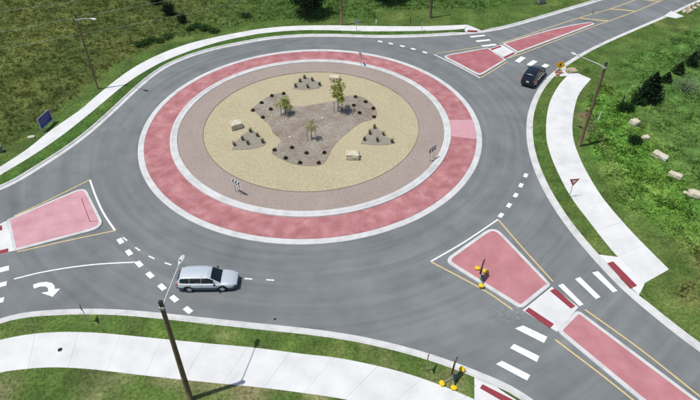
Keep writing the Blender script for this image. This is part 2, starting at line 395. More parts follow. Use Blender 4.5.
def near_back(p, k):                                   # snap to the kerb's back edge
    b_ = back[k]; d = np.hypot(b_[:,0]-p[0], b_[:,1]-p[1]); return tuple(b_[d.argmin()])
ramp_polys = []
def ramp(pxs, kidx, snap, plates, label):
    P = GP(pxs, ZG); P = [near_back(p, kidx) if i in snap else p for i, p in enumerate(P)]
    root = empty('kerb_ramp', (*P[0], ZG)); tag(root, label, 'kerb ramp', kind='structure')
    o = Vector(root.location)
    def top(x, y):
        d = mindist(np.array([x+o.x]), np.array([y+o.y]), back[kidx])[0]
        return .014-.10*max(0, 1-d/1.1)
    MB().prism([(x-o.x, y-o.y) for x, y in P], -.16, 0, top_z=top).build('ramp_slab', M['concrete'], root)
    for pl in plates:
        Q = GP(pl, ZG-.02); cx = sum(q[0] for q in Q)/4; cy = sum(q[1] for q in Q)/4
        zt = lambda x, y: top(x, y)+.028
        m = MB(); m.prism([(x-o.x, y-o.y) for x, y in Q], -.15, 0, top_z=zt); m.build('warning_plate', M['plate'], root)
    ramp_polys.append(np.array(P))
ramp([(600,256),(618,257),(645,283),(641,295.5),(620,276)], 1, (0,3,4), [[(607.5,263),(613,261.5),(637,285.5),(630.5,288)]], 'pale ramp with red tactile plate at the right-hand crossing')
ramp([(470,378),(474.4,399.6),(508,417),(536,409),(500,391)], 2, (0,3,4), [[(480,388),(482.5,384),(513,399.5),(508,404)]], 'pale ramp with red tactile plate at bottom right')
ramp([(464.4,33.4),(464.2,29.3),(467.6,25),(481,31)], 0, (0,3), [[(467,31.4),(468.2,30),(477,30.4),(477.5,31.6)]], 'small pale ramp at the end of the far footpath')
ramp([(553.5,76),(566.8,76),(591,79),(569,69),(561,67)], 1, (0,4), [], 'pale ramp beside the yellow diamond sign')
ramp_polys.append(np.array(GP([(664,16),(671,11),(684,16.5),(676,18.5)], ZG)))
tag(MB().prism(ramp_polys[-1], .0, ZG+.02).build('driveway_edge', M['concrete']), 'pale concrete kerb return where the right kerb ends at top', 'kerb', kind='structure')

# ================================================================= GROUND
paths_pts = np.concatenate([poly_nwp[::2], poly_ep[::2], poly_sp[::2]])
kerb_pts = np.concatenate([b_[(np.abs(b_[:,0]) < 120) & (np.abs(b_[:,1]) < 120)] for b_ in back])
edge_pts = np.concatenate([paths_pts, kerb_pts])
def und(x, y):
    n = np.array([noise.noise((float(a)*.06, float(b)*.06, 3.1))*.45+noise.noise((float(a)*.2, float(b)*.2, 9.1))*.12 for a, b in zip(x, y)])
    return n
def ground_z(x, y):
    x, y = np.atleast_1d(np.asarray(x, float)), np.atleast_1d(np.asarray(y, float))
    d = mindist(x, y, edge_pts); t = np.clip((d-3.0)/9.0, 0, 1); t = t*t*(3-2*t)
    return ZG+und(x, y)*t
GZ = lambda x, y: float(ground_z([x], [y])[0])
def lawn(x, y):
    """1 on the mown strips beside kerbs and paths, 0 in the rough"""
    d = mindist(x, y, edge_pts)
    wid = np.where((x > 8) & (y > 20) & (y > 0.6*x+6), 5.5, 2.3)            # wide mown bank beyond the far leg
    wid = np.where((x > 33) & (y > 4) & (y < 0.6*x+6), 4.3, wid)
    wid = np.where((x > 22) & (y < 8) & (y > -14), 1.5, wid)
    wid = np.where(y < -24, 3.4, wid)
    wid = wid+np.array([noise.noise((float(a)*.35, float(b)*.35, 1.7)) for a, b in zip(x, y)])*.5
    return np.clip((wid-d)/.5+.5, 0, 1)
BA, BB = np.array(G(634,123)), np.array(G(692,196)); BD = unit(BB-BA)
def boulder_side(x, y):                              # metres beyond the line of boulders at right
    return np.where(x > 20, -((x-BA[0])*BD[1]-(y-BA[1])*BD[0]), -9.0)
def mixc(a, b, t): return a+(b-a)*t[:,None]
def fbm(x, y, s, seed=0.0, o=3):
    return np.array([noise.fractal((float(a)*s, float(b)*s, seed), 1.0, 2.0, o) for a, b in zip(x, y)])
back_nw = back[0][(np.abs(back[0][:,0]) < 80) & (np.abs(back[0][:,1]) < 80)]
TRACKS = [(spline(GP([(600,140),(609,158),(620,182),(634,206),(650,226)], ZG), .2), .35, (.21,.21,.085)),
          (spline(GP([(640,121),(660,111),(680,102),(705,91)], ZG), .2), .28, (.15,.20,.07)),
          (spline(GP([(634,119),(654,108.5),(676,98),(700,87)], ZG), .2), .20, (.14,.19,.065)),
          (spline(GP([(584,112),(588,122),(592,130)], ZG), .2), .5, (.20,.17,.09))]
def turf_colour(x, y):
    """base colour of the growth at a place: olive field left, lush weeds right, mown strips"""
    east = np.clip((x-12)/10, 0, 1)*np.clip((30-y+0.5*(x-20))/8, 0, 1)
    n1, n2, n3 = fbm(x, y, .09, 2.0), fbm(x, y, .45, 5.0), fbm(x, y, 1.3, 8.0)
    field = mixc(np.tile([.098,.118,.028], (len(x),1)), np.array([.070,.098,.022]), np.clip(.5+n1*1.3, 0, 1))
    field = mixc(field, np.array([.135,.142,.042]), np.clip(n2*.5+n3*.6-.05, 0, .5))
    field = mixc(field, np.array([.062,.130,.026]), np.clip((x+22)/14, 0, 1)*.8*np.clip((y-14)/6, 0, 1))
    weeds = mixc(np.tile([.130,.255,.040], (len(x),1)), np.array([.098,.215,.036]), np.clip(.5+n2*1.5, 0, 1))
    weeds = mixc(weeds, np.array([.185,.250,.055]), np.clip(n1*1.4, 0, .8))
    south = np.clip((-14-y)/6, 0, 1)*np.clip((x-15)/5, 0, 1)
    weeds = mixc(weeds, np.array([.150,.160,.050]), south*np.clip(.62+n2*1.0, 0, 1))
    beyond = np.clip(boulder_side(x, y)/1.5+.2, 0, 1)
    weeds = mixc(weeds, np.array([.085,.165,.038]), beyond*.8)
    c = mixc(field, weeds, east)
    l = lawn(x, y)
    mown = mixc(np.tile([.088,.145,.030], (len(x),1)), np.array([.062,.112,.022]), np.clip(.5+n2*1.5, 0, 1))
    mown = mixc(mown, np.array([.160,.175,.055]), np.clip(n1*.7+n3*.8-.08, 0, .6)*np.where((x > 12) & (y < 20), .6, 1))
    near = (y < -22) & (x < 14)
    dry = np.clip(n2*1.6+n3*.6, 0, .8)*np.where(near & (y < -29.5+0.0*x), 1, .25)*np.where(near, 1, 0)
    mown = mixc(mown, np.array([.22,.19,.10]), dry)
    # lush narrow verge between the far path and its kerb, dry lines on the right-hand bank
    rr = np.hypot(x, y); vg = ((x < 14) & (y > -14) & (mindist(x, y, kerb_pts) < 2.2) & (rr < 34)).astype(float)*np.clip(1.3-mindist(x, y, paths_pts)*.0, 0, 1)
    inner = vg*(mindist(x, y, back_nw) < 1.9)
    mown = mixc(mown, np.array([.052,.112,.020]), inner*.8)
    c = mixc(c, mown, l)
    for ln_, wd_, cc_ in TRACKS:
        dl = mindist(x, y, ln_); c = mixc(c, np.array(cc_), np.clip(1.2-dl/wd_, 0, .75)*np.clip(.7+n3, 0, 1))
    c = c*np.clip(1+n3*.30+n2*.15+fbm(x, y, 3.2, 3.0)*.25, .6, 1.4)[:,None]
    return c, l, east

xs, ys = np.meshgrid(np.arange(-72, 80, 1.6), np.arange(-48, 66, 1.6)); gx, gy = xs.ravel(), ys.ravel()
gx = gx+rng.uniform(-.5, .5, gx.size); gy = gy+rng.uniform(-.5, .5, gy.size)
xc, yc = np.meshgrid(np.arange(-300, 301, 25.), np.arange(-300, 301, 25.)); xc, yc = xc.ravel(), yc.ravel()
keep = ~((xc > -74) & (xc < 82) & (yc > -50) & (yc < 68)); gx, gy = np.r_[gx, xc[keep]], np.r_[gy, yc[keep]]
inside = inpoly(gx, gy, hole_poly) | (mindist(gx, gy, kerb_pts) < .5); gx, gy = gx[~inside], gy[~inside]
HP = hole_poly
n0 = len(HP); verts2 = [Vector((float(a), float(b))) for a, b in HP]+[Vector((a, b)) for a, b in ((-300,-300),(300,-300),(300,300),(-300,300))]+[Vector((float(a), float(b))) for a, b in zip(gx, gy)]
ramp_idx = []
for rp_ in ramp_polys:
    k0 = len(verts2); verts2 += [Vector((float(a), float(b))) for a, b in rp_]; ramp_idx += [(k0+i, k0+(i+1) % len(rp_)) for i in range(len(rp_))]
edges2 = ramp_idx+[(i, (i+1) % n0) for i in range(n0)]+[(n0, n0+1), (n0+1, n0+2), (n0+2, n0+3), (n0+3, n0)]
cv, ce, cf, *_ = geometry.delaunay_2d_cdt(verts2, edges2, [], 0, 1e-4)
cv = np.array([(v.x, v.y) for v in cv])
cen = np.array([cv[list(f)].mean(0) for f in cf])
okf = ~inpoly(cen[:,0], cen[:,1], HP) & (np.abs(cen[:,0]) < 300) & (np.abs(cen[:,1]) < 300)
for rp_ in ramp_polys: okf &= ~inpoly(cen[:,0], cen[:,1], rp_)
cz = ground_z(cv[:,0], cv[:,1])
faces = [tuple(f) for f, k in zip(cf, okf) if k]
faces = [f if area2([tuple(cv[i]) for i in f]) > 0 else f[::-1] for f in faces]
me = bpy.data.meshes.new('ground'); me.from_pydata([(a, b, c) for (a, b), c in zip(cv, cz)], [], faces)
colr, l_, e_ = turf_colour(cv[:,0], cv[:,1]); colr = colr*1.0
at_ = me.color_attributes.new('Col', 'FLOAT_COLOR', 'POINT'); at_.data.foreach_set('color', np.c_[colr, np.ones(len(colr))].astype(np.float32).ravel())
me.materials.append(M['ground']); me.polygons.foreach_set('use_smooth', [True]*len(me.polygons))
gob = bpy.data.objects.new('ground', me); C.objects.link(gob); tag(gob, 'green grassy ground spreading round the roundabout', 'ground', kind='structure')

# ---- grass as real blades
def blades(name, x, y, h, wid, nb, cols, label, lean=.5, cat='grass', leafy=False):
    n = len(x); z = ground_z(x, y)
    X = np.repeat(x, nb); Y = np.repeat(y, nb); Z = np.repeat(z, nb); H = np.repeat(h, nb)*rng.uniform(.6, 1.15, n*nb); W = np.repeat(wid, nb)*rng.uniform(.7, 1.3, n*nb)
    sp = np.repeat(wid, nb)*1.6; X = X+rng.normal(0, 1, n*nb)*sp; Y = Y+rng.normal(0, 1, n*nb)*sp
    a = rng.uniform(0, 2*np.pi, n*nb); b = a+rng.uniform(-1.0, 1.0, n*nb)+np.pi/2
    ln = rng.uniform(.15, 1.0, n*nb)*lean*H
    base0 = np.c_[X-np.cos(b)*W/2, Y-np.sin(b)*W/2, Z-.02]; base1 = np.c_[X+np.cos(b)*W/2, Y+np.sin(b)*W/2, Z-.02]
    tip = np.c_[X+np.cos(a)*ln, Y+np.sin(a)*ln, Z+H]
    if leafy:                                          # broad leaf: a folded quad
        mid0 = (base0+tip)/2-np.c_[np.cos(b), np.sin(b), np.zeros(n*nb)]*W[:,None]*.6+np.c_[np.zeros((n*nb,2)), H*.12]
        mid1 = (base1+tip)/2+np.c_[np.cos(b), np.sin(b), np.zeros(n*nb)]*W[:,None]*.6+np.c_[np.zeros((n*nb,2)), H*.12]
        V = np.stack([base0, mid1, tip, mid0], 1).reshape(-1, 3); k = 4
    else:
        V = np.stack([base0, base1, tip], 1).reshape(-1, 3); k = 3
    u_ = rng.uniform(0, 1, (n,1)); cols = cols*rng.uniform(.72, 1.3, (n,1))
    cols = np.where(u_ < .10, cols*np.array([1.5,1.25,1.2]), np.where(u_ > .88, cols*.6, cols))    # straw-coloured and darker tufts
    Cc = np.repeat(np.repeat(cols, nb, 0)*rng.uniform(.75, 1.3, (n*nb,1)), k, 0)
    raw_mesh(name, V, k, Cc, M['grass'], label, cat)
def raw_mesh(name, V, k, Cc, material, label=None, cat=None, parent=None, stuff=True):
    nf = len(V)//k
    me = bpy.data.meshes.new(name); me.vertices.add(len(V)); me.vertices.foreach_set('co', V.astype(np.float32).ravel())
    me.loops.add(len(V)); me.loops.foreach_set('vertex_index', np.arange(len(V), dtype=np.int32))
    me.polygons.add(nf); me.polygons.foreach_set('loop_start', np.arange(0, len(V), k, dtype=np.int32))
    at = me.color_attributes.new('Col', 'FLOAT_COLOR', 'POINT'); at.data.foreach_set('color', np.c_[Cc, np.ones(len(Cc))].astype(np.float32).ravel())
    me.materials.append(material); me.update(calc_edges=True); me.validate()
    o = bpy.data.objects.new(name, me); C.objects.link(o)
    if parent: o.parent = parent
    if label: tag(o, label, cat, kind='stuff' if stuff else None)
    return o
def candidates(n, x0, x1, y0, y1):
    x, y = rng.uniform(x0, x1, n), rng.uniform(y0, y1, n)
    k = ~inpoly(x, y, HP[::2])
    for pp in (poly_nwp, poly_ep, poly_sp, *ramp_polys): k &= ~inpoly(x, y, pp)
    # keep what the place shows from this side, with a margin
    dx, dy = x-CAM[0], y-CAM[1]; k &= (np.abs(dx) < (dy*.72+14))
    return x[k], y[k]
x, y = candidates(150000, -62, 70, -38, 46)
col, l, east = turf_colour(x, y)
fld = (l < .5) & (east < .5)
k = fld & (rng.uniform(0, 1, len(x)) < .95)
blades('field_grass', x[k], y[k], np.clip(.22+fbm(x[k], y[k], .8, 12.)*.28, .08, .5), rng.uniform(.032, .065, k.sum()), 7, col[k]*1.15, 'rough olive field grass beyond the far footpath', 1.3)
k = (l < .5) & (east >= .5)
cl = fbm(x[k], y[k], .5, 4.0); hh = np.clip(.13+cl*.26, .06, .40)*np.where(boulder_side(x[k], y[k]) > .5, .5, 1)
blades('weeds', x[k], y[k], hh, rng.uniform(.06, .12, k.sum()), 7, col[k]*1.2, 'lush green weeds on the bank at right', 1.4, 'weeds', True)
xf, yf = candidates(90000, -125, 125, -36, 115)        # the field goes on beyond the picture, sparser
kf = (xf < -60) | (xf > 68) | (yf > 44); xf, yf = xf[kf], yf[kf]; cf_, lf_, ef_ = turf_colour(xf, yf)
blades('far_field_grass', xf, yf, rng.uniform(.15, .42, len(xf)), rng.uniform(.10, .18, len(xf)), 6, cf_*1.15, 'rough field grass stretching away beyond the utility poles', 1.3)
x2, y2 = candidates(330000, -62, 62, -38, 44)
d2 = mindist(x2, y2, edge_pts); kk = d2 < 6.5; x2, y2 = x2[kk], y2[kk]
col2, l2, _e = turf_colour(x2, y2); kk = (l2 > .35) & (mindist(x2, y2, paths_pts[::1]) > .05)
x2, y2, col2 = x2[kk], y2[kk], col2[kk]
blades('mown_grass', x2, y2, rng.uniform(.035, .085, len(x2)), rng.uniform(.03, .055, len(x2)), 3, col2*1.1, 'short mown grass on the verges beside kerbs and paths', 1.3)

# ================================================================= CENTRAL ISLAND
isl = tag(empty('central_island'), 'round central island with red apron and tan gravel', 'traffic island', kind='structure')
def ring(r0, z0, r1, z1, a0=0, a1=2*math.pi, n=144, thick=.12):
    full = abs(a1-a0-2*math.pi) < 1e-6; m = MB(); vs, fs = [], []
    prof = [(r0,-thick),(r0,z0),(r1,z1),(r1,-thick)]; k = 4
    for i in range(n+(0 if full else 1)):
        a = a0+(a1-a0)*i/n
        vs += [(r*math.cos(a), r*math.sin(a), z) for r, z in prof]
    cnt = n if full else n
    for i in range(cnt):
        j = (i+1) % n if full else i+1
        for q in range(3): fs.append((i*k+q, i*k+q+1, j*k+q+1, j*k+q))
    if not full: fs += [(0,1,2,3), tuple(reversed(range(n*k, n*k+4)))]
    return m.add(vs, fs)
def lathe(prof, n=180):
    m = MB(); vs, fs = [], []; k = len(prof)
    for i in range(n):
        a = 2*math.pi*i/n; vs += [(r*math.cos(a), r*math.sin(a), z) for r, z in prof]
    for i in range(n):
        for q in range(k-1): fs.append((i*k+q, i*k+q+1, ((i+1)%n)*k+q+1, ((i+1)%n)*k+q))
    return m.add(vs, fs)
lathe([(APR,-.1),(APR-.01,.045),(APR-.06,.075),(APR-.60,.09),(APR-.62,-.1)]).build('apron_kerb', M['kerb'], isl)
# apron cast in panels; one pale replacement panel on the right
pa0, pa1 = math.atan2(*G(463,137.5,.15)[::-1]), math.atan2(*G(463,119.7,.15)[::-1])
NP = 24; step = (2*math.pi-(pa1-pa0))/NP; gap = .00012
ring(14.545, .205, APR-.625, .09, pa0+gap, pa1-gap, 6).build('apron_panel', M['apron_pale'], isl)['label'] = 'paler pink replacement panel'
for i in range(NP):
    a = pa1+i*step; ring(14.545, .205+random.uniform(-.002,.002), APR-.625, .09, a+gap, a+step-gap, 8).build('apron_panel', M['apron'], isl)
lathe([(14.54,-.1),(14.54,.20),(14.52,.30),(14.49,.315),(14.27,.318),(14.26,.29),(14.22,.29),(14.21,.315),(13.80,.312),(13.78,-.1)]).build('island_kerb', M['kerb'], isl)
def idome(r): return .30+.10*max(0, 1-(r/13.8)**2)
lathe([(13.775,.0)]+[(r, idome(r)-.02) for r in (13.77,13.2,12.6,12.0,11.4,11.22)]+[(11.22,.0)]).build('gravel_ring', M['mulch'], isl)
GR = 11.2
e = lathe([(GR+.015,.1),(GR+.015,idome(GR)+.012),(GR-.015,idome(GR)+.012),(GR-.015,.1)]); e.build('edging_strip', M['edging'], isl)
def disc_mesh(poly, z_add, name, material):
    """flat-ish patch following the island's dome"""
    poly = [tuple(p) for p in poly]
    if area2(poly) < 0: poly = poly[::-1]
    P = np.array(poly); n = len(poly)
    gx_, gy_ = np.meshgrid(np.arange(-11.2, 11.3, .8), np.arange(-11.2, 11.3, .8)); gx_, gy_ = gx_.ravel(), gy_.ravel()
    k = inpoly(gx_, gy_, P) & (mindist(gx_, gy_, resample(np.r_[P, P[:1]], .2)) > .3)
    vv = [Vector(p) for p in poly]+[Vector((float(a), float(b))) for a, b in zip(gx_[k], gy_[k])]
    ov, _oe, of, *_r = geometry.delaunay_2d_cdt(vv, [(i, (i+1)%n) for i in range(n)], [], 1, 1e-5)
    vs = [(v.x, v.y, idome(math.hypot(v.x, v.y))+z_add+.03*noise.noise((v.x*.7, v.y*.7, 2))) for v in ov]
    fs = [f if area2([vs[i] for i in f]) > 0 else f[::-1] for f in of]
    return MB().add(vs, fs).build(name, material, isl, smooth=True)
disc_mesh([((GR-.014)*math.cos(2*math.pi*i/120), (GR-.014)*math.sin(2*math.pi*i/120)) for i in range(120)], -.03, 'gravel_bed', M['gravel'])
IZ = .36
bed_px = [(252,109),(260,101.5),(272,95),(283,92.6),(289,97),(291,105.6),(304,106.2),(324.5,102.6),(337,100.2),(343.7,96.7),(355.3,95.4),(364.3,98),(373.3,105),(377,111.8),(375,118.4),(361.5,122.6),(351.2,129.5),(338.3,141),(332,149),(325.8,161),(320,165.4),(304.3,165.6),(291.4,163.4),(278.6,157.6),(271,152.3),(277,146),(281,140),(272.6,133),(270,126),(262,118.6)]
def bed(px, name, material):
    P = smooth(spline(GP(px+[px[0]], IZ), .35), it=1)[:-1]
    disc_mesh(P, .0, name, material)
bed(bed_px, 'planting_bed', M['bed'])
bed([(231.8,149.8),(236,141.5),(250.6,130),(257,134),(266.2,142),(263.5,146),(250,149.2)], 'planting_bed', M['bedgrey'])
bed([(293,88.6),(297,82.5),(304.5,76.6),(313,79.5),(322.2,85.6),(316,88.8),(305,89.8)], 'planting_bed', M['bedgrey'])
bed([(360.5,143.6),(364.6,137.4),(374.6,126.4),(384,134.4),(394.8,142),(388,144.6),(374,145)], 'planting_bed', M['bedgrey'])

# ================================================================= SPLITTER ISLANDS
def island_block(root, px, rads, pave, kw=.30, h=.13, zsurvey=.09):
    P = fillet(GP(px, zsurvey), rads)
    inn, outp = inset(P, kw); top, _o = inset(P, .05)
    n = len(outp); m = MB()
    vs = [(x, y, -.05) for x, y in outp]+[(x, y, h-.04) for x, y in outp]+[(x, y, h) for x, y in top]+[(x, y, h) for x, y in inn]+[(x, y, h-.06) for x, y in inn]
    fs = []
    for i in range(n):
        j = (i+1) % n
        for q in range(4): fs.append((q*n+i, q*n+j, (q+1)*n+j, (q+1)*n+i))
    m.add(vs, fs).build('island_kerb', M['kerb'], root)
    inn2, _p = inset(inn, .004)
    MB().prism(inn2, -.05, h-.006).build('island_paving', pave, root)
def slab_px(root, name, px, z0, z1, material): return MB().prism(GP(px, z1), z0, z1).build(name, material, root)
# right-hand (south-east) leg
i1 = tag(empty('splitter_island'), 'pink triangular splitter island with crossing cut-through at lower right', 'traffic island', kind='structure')
island_block(i1, [(443.5,260.5),(494,224.8),(551.6,284.8),(521.5,309)], [.8,1.0,.35,.5], M['pink'], .30)
island_block(i1, [(556.5,330.5),(577.5,309.2),(700,401),(760,447),(735,470),(640,400)], [.5,.45,0,0,0,0], M['pink'], .30)
slab_px(i1, 'refuge_slab', [(522.6,310.2),(551.8,286.6),(578.5,307),(557,331.8)], -.05, .012, M['concrete'])
slab_px(i1, 'warning_plate', [(549.8,290.8),(555,288.2),(575.4,306),(571,308.6)], -.05, .022, M['plate'])
slab_px(i1, 'warning_plate', [(525,310.8),(529,307.4),(554,324),(550,328.2)], -.05, .022, M['plate'])
# left (west) leg
i2 = tag(empty('splitter_island'), 'pale pink splitter island at the left edge', 'traffic island', kind='structure')
island_block(i2, [(6.5,219.8),(85,186.4),(105.5,227),(13.5,251.4)], [.25,.9,1.1,.25], M['pink_pale'], .26)
slab_px(i2, 'refuge_slab', [(6.5,220.8),(13.5,250.6),(-7,256.4),(-14,230.4)], -.05, .012, M['concrete'])
slab_px(i2, 'warning_plate', [(8.2,248.2),(8.4,251.8),(-8.4,256.4),(-9,252.6)], -.05, .022, M['plate'])
slab_px(i2, 'warning_plate', [(1.6,225.2),(2.6,229.6),(-10,234.6),(-11,230.2)], -.05, .022, M['plate'])
island_block(i2, [(-14,231),(-7,257),(-120,292),(-130,284)], [.25,.25,0,0], M['pink_pale'], .26)
for a_, b_ in (((81.5,198.5),(90,221.6)), ((90,221.6),(99,220.8))):
    A_, B_ = np.array(G(*a_, .13)), np.array(G(*b_, .13)); n_ = np.array([-(B_-A_)[1], (B_-A_)[0]])/np.hypot(*(B_-A_))*.03
    MB().prism([tuple(A_+n_), tuple(B_+n_), tuple(B_-n_), tuple(A_-n_)], .10, .1265).build('red_strip', M['plate'], i2)  # thin brick-red strips forming an L on the paving
# far (north-east) leg
i3 = tag(empty('splitter_island'), 'deep pink splitter island on the far leg with tapering tail', 'traffic island', kind='structure')
island_block(i3, [(441.5,55.8),(488,47.6),(506.6,60),(480,76)], [.7,.3,.3,.7], M['pink_red'], .26)
island_block(i3, [(502.2,43.6),(530,35.2),(552,29.2),(572,24.8),(591,21.9),(595.6,23.9),(518,53)], [.3,0,0,0,.3,.15,.3], M['pink_red'], .26)
slab_px(i3, 'refuge_slab', [(489.4,48.6),(501.6,44.6),(517,53.4),(506.2,58.8)], -.05, .012, M['concrete'])
slab_px(i3, 'warning_plate', [(490.2,49),(500.2,45.6),(502,46.6),(492,50.2)], -.05, .022, M['plate'])
slab_px(i3, 'warning_plate', [(503.6,57),(513.6,52.2),(515.4,53.4),(505.6,58.4)], -.05, .022, M['plate'])

# ================================================================= ROAD MARKINGS (thin paint on the road)
def strip(name, px, wid, material, z=.004, smooth_=True):
    a = spline(GP(px), .5) if len(px) > 2 else np.array(GP(px)); nr = normals(a)
    L, Rr = a+nr*wid/2, a-nr*wid/2
    vs = [(*p, z) for p in L]+[(*p, z) for p in Rr]; n = len(a)
    return MB().add(vs, [(i, n+i, n+i+1, i+1) for i in range(n-1)]).build(name, material, road)
def quad(name, px, material=None, z=.0045):
    P = GP(px)
    if area2(P) < 0: P = P[::-1]
    return MB().add([(*p, z) for p in P], [(0,1,2,3)]).build(name, material or M['white'], road)
def dash(c, d, ln, wid, name='yield_line_dash', skew=0.0, z=.0045):
    c = np.array(G(*c)); d = unit(d); n = np.array([-d[1], d[0]])
    P = [c+d*ln/2+n*wid/2, c-d*ln/2+n*wid/2, c-d*ln/2-n*wid/2, c+d*ln/2-n*wid/2]
    return MB().add([(*p, z) for p in P], [(0,1,2,3)]).build(name, M['white'], road)
# right-hand leg
strip('white_edge_line', [(431,261.4),(464,242.2),(498,219.4)], .14, M['white'])
strip('yellow_line', [(431,261.8),(483,289.6),(512.5,309.5)], .13, M['yellow'], .006)
strip('yellow_line', [(498.4,220),(525,250.6),(553,281.6)], .13, M['yellow'], .006)
strip('yellow_line', [(555,339.5),(600,373.6),(632,399),(700,453)], .13, M['yellow'])
strip('yellow_line', [(585,309.5),(640,349),(700,396.4),(760,443)], .13, M['yellow'])
for q in ([(515,328.4),(523,325.4),(547.4,336.8),(544,343)], [(510,348),(514,343.8),(539.4,356),(537,362)], [(496,364),(502,360.8),(530.4,375),(527,380.6)],
          [(558,285.4),(563,283.6),(583.6,304.4),(579.6,306.2)], [(575,279),(580,277),(600.6,297),(596,299)], [(592,272.6),(598,271),(617.6,290.8),(613,292.4)]): quad('crosswalk_bar', q)
cs = [(501,215.2),(509,205.3),(515.7,195.2),(521,185.3),(525.7,175.4)]
for i, c_ in enumerate(cs):
    a_, b_ = cs[max(0, i-1)], cs[min(len(cs)-1, i+1)]; dash(c_, np.subtract(G(*b_), G(*a_)), .62, .36)
# left leg
strip('yellow_line', [(14,216),(50,199.4),(90,179.6)], .12, M['yellow'])
strip('yellow_line', [(17,251.8),(70,240),(115,230.6)], .12, M['yellow'])
strip('yellow_line', [(-10,229),(-60,256),(-120,285)], .12, M['yellow'])
strip('white_edge_line', [(90,180),(96,197),(104,214),(115,230.4)], .17, M['white'], .006)
strip('lane_line', [(14,279),(40,272.6),(70,267.4),(100,264),(138,262)], .13, M['white'])
strip('lane_line', [(-40,296),(-14,287.8)], .13, M['white'])
for q in ([(9,265.6),(9,270.2),(-9,274.6),(-9,269.8)], [(7,281),(6.4,285.4),(-11,290.4),(-11,285.6)], [(4.4,297),(3.2,302),(-13,306.4),(-13,301.4)],
          [(-16,216),(-12,212),(-30,222),(-34,226)]): quad('crosswalk_bar', q)
cs = [(120.4,241),(129,252.5),(139.2,264),(150,275),(162,287),(174.2,298.6),(188,310)]
for i, c_ in enumerate(cs):
    a_, b_ = cs[max(0, i-1)], cs[min(len(cs)-1, i+1)]; dash(c_, np.subtract(G(*b_), G(*a_)), .72, .42)
cs = [(125,239),(137.6,249),(151.6,257.4),(168,263.8),(188,269.5),(207,273.6),(227,276.6),(248.3,278.8),(270.2,280)]
for i, c_ in enumerate(cs):
    a_, b_ = cs[max(0, i-1)], cs[min(len(cs)-1, i+1)]; dash(c_, np.subtract(G(*b_), G(*a_)), .62, .13, 'lane_dash')
MB().prism(smooth(np.array(GP([(33,284.6),(39,282.6),(46,281.8),(52,283),(54.6,286),(54.8,289),(60.2,288.6),(52.6,296.8),(41,292.8),(48.2,291.6),(48,288),(45.4,286.4),(40,286.6),(33.8,288.6)])), it=0), .001, .005).build('turn_arrow', M['white'], road)
# far leg
strip('white_edge_line', [(434,54.4),(456,65),(480,78)], .14, M['white'])
strip('yellow_line', [(480.4,78),(494,69.8),(506.5,62)], .13, M['yellow'], .006)
strip('yellow_line', [(436,53.6),(460,50),(486,46)], .10, M['yellow'], .006)
strip('yellow_line', [(500,43.4),(540,30.6),(580,17.6),(610,9),(637,-.6),(680,-15)], .14, M['yellow'])
strip('yellow_line', [(509,58),(530,50.5),(560,39),(600,24),(634,12),(664,-.6),(700,-15)], .14, M['yellow'])
for a_, b_ in (((580,18.4),(609,21)), ((610,9),(635,11)), ((638,-1),(660,1.6))): strip('yellow_hatch_bar', [a_, b_], .30, M['yellow'], .006)
for q in ([(469.5,36.2),(484,34.8),(485.6,36),(471,37.6)], [(475.4,40.6),(489.4,39.2),(491,40.5),(477,42.1)], [(481,45.4),(495,43.8),(497,45.2),(483,47)],
          [(514.6,61),(521,56.4),(525.8,58),(519.4,62.8)], [(526.5,64.5),(533,60),(537.6,61.6),(531,66.2)], [(538.8,68),(545,63.6),(549.6,65.2),(543.4,69.8)]): quad('crosswalk_bar', q)
cs = [(380,41.5),(390.8,43.6),(402.4,46.2),(413.2,49),(424.8,52.4)]
for i, c_ in enumerate(cs):
    a_, b_ = cs[max(0, i-1)], cs[min(len(cs)-1, i+1)]; dash(c_, np.subtract(G(*b_), G(*a_)), .62, .36)

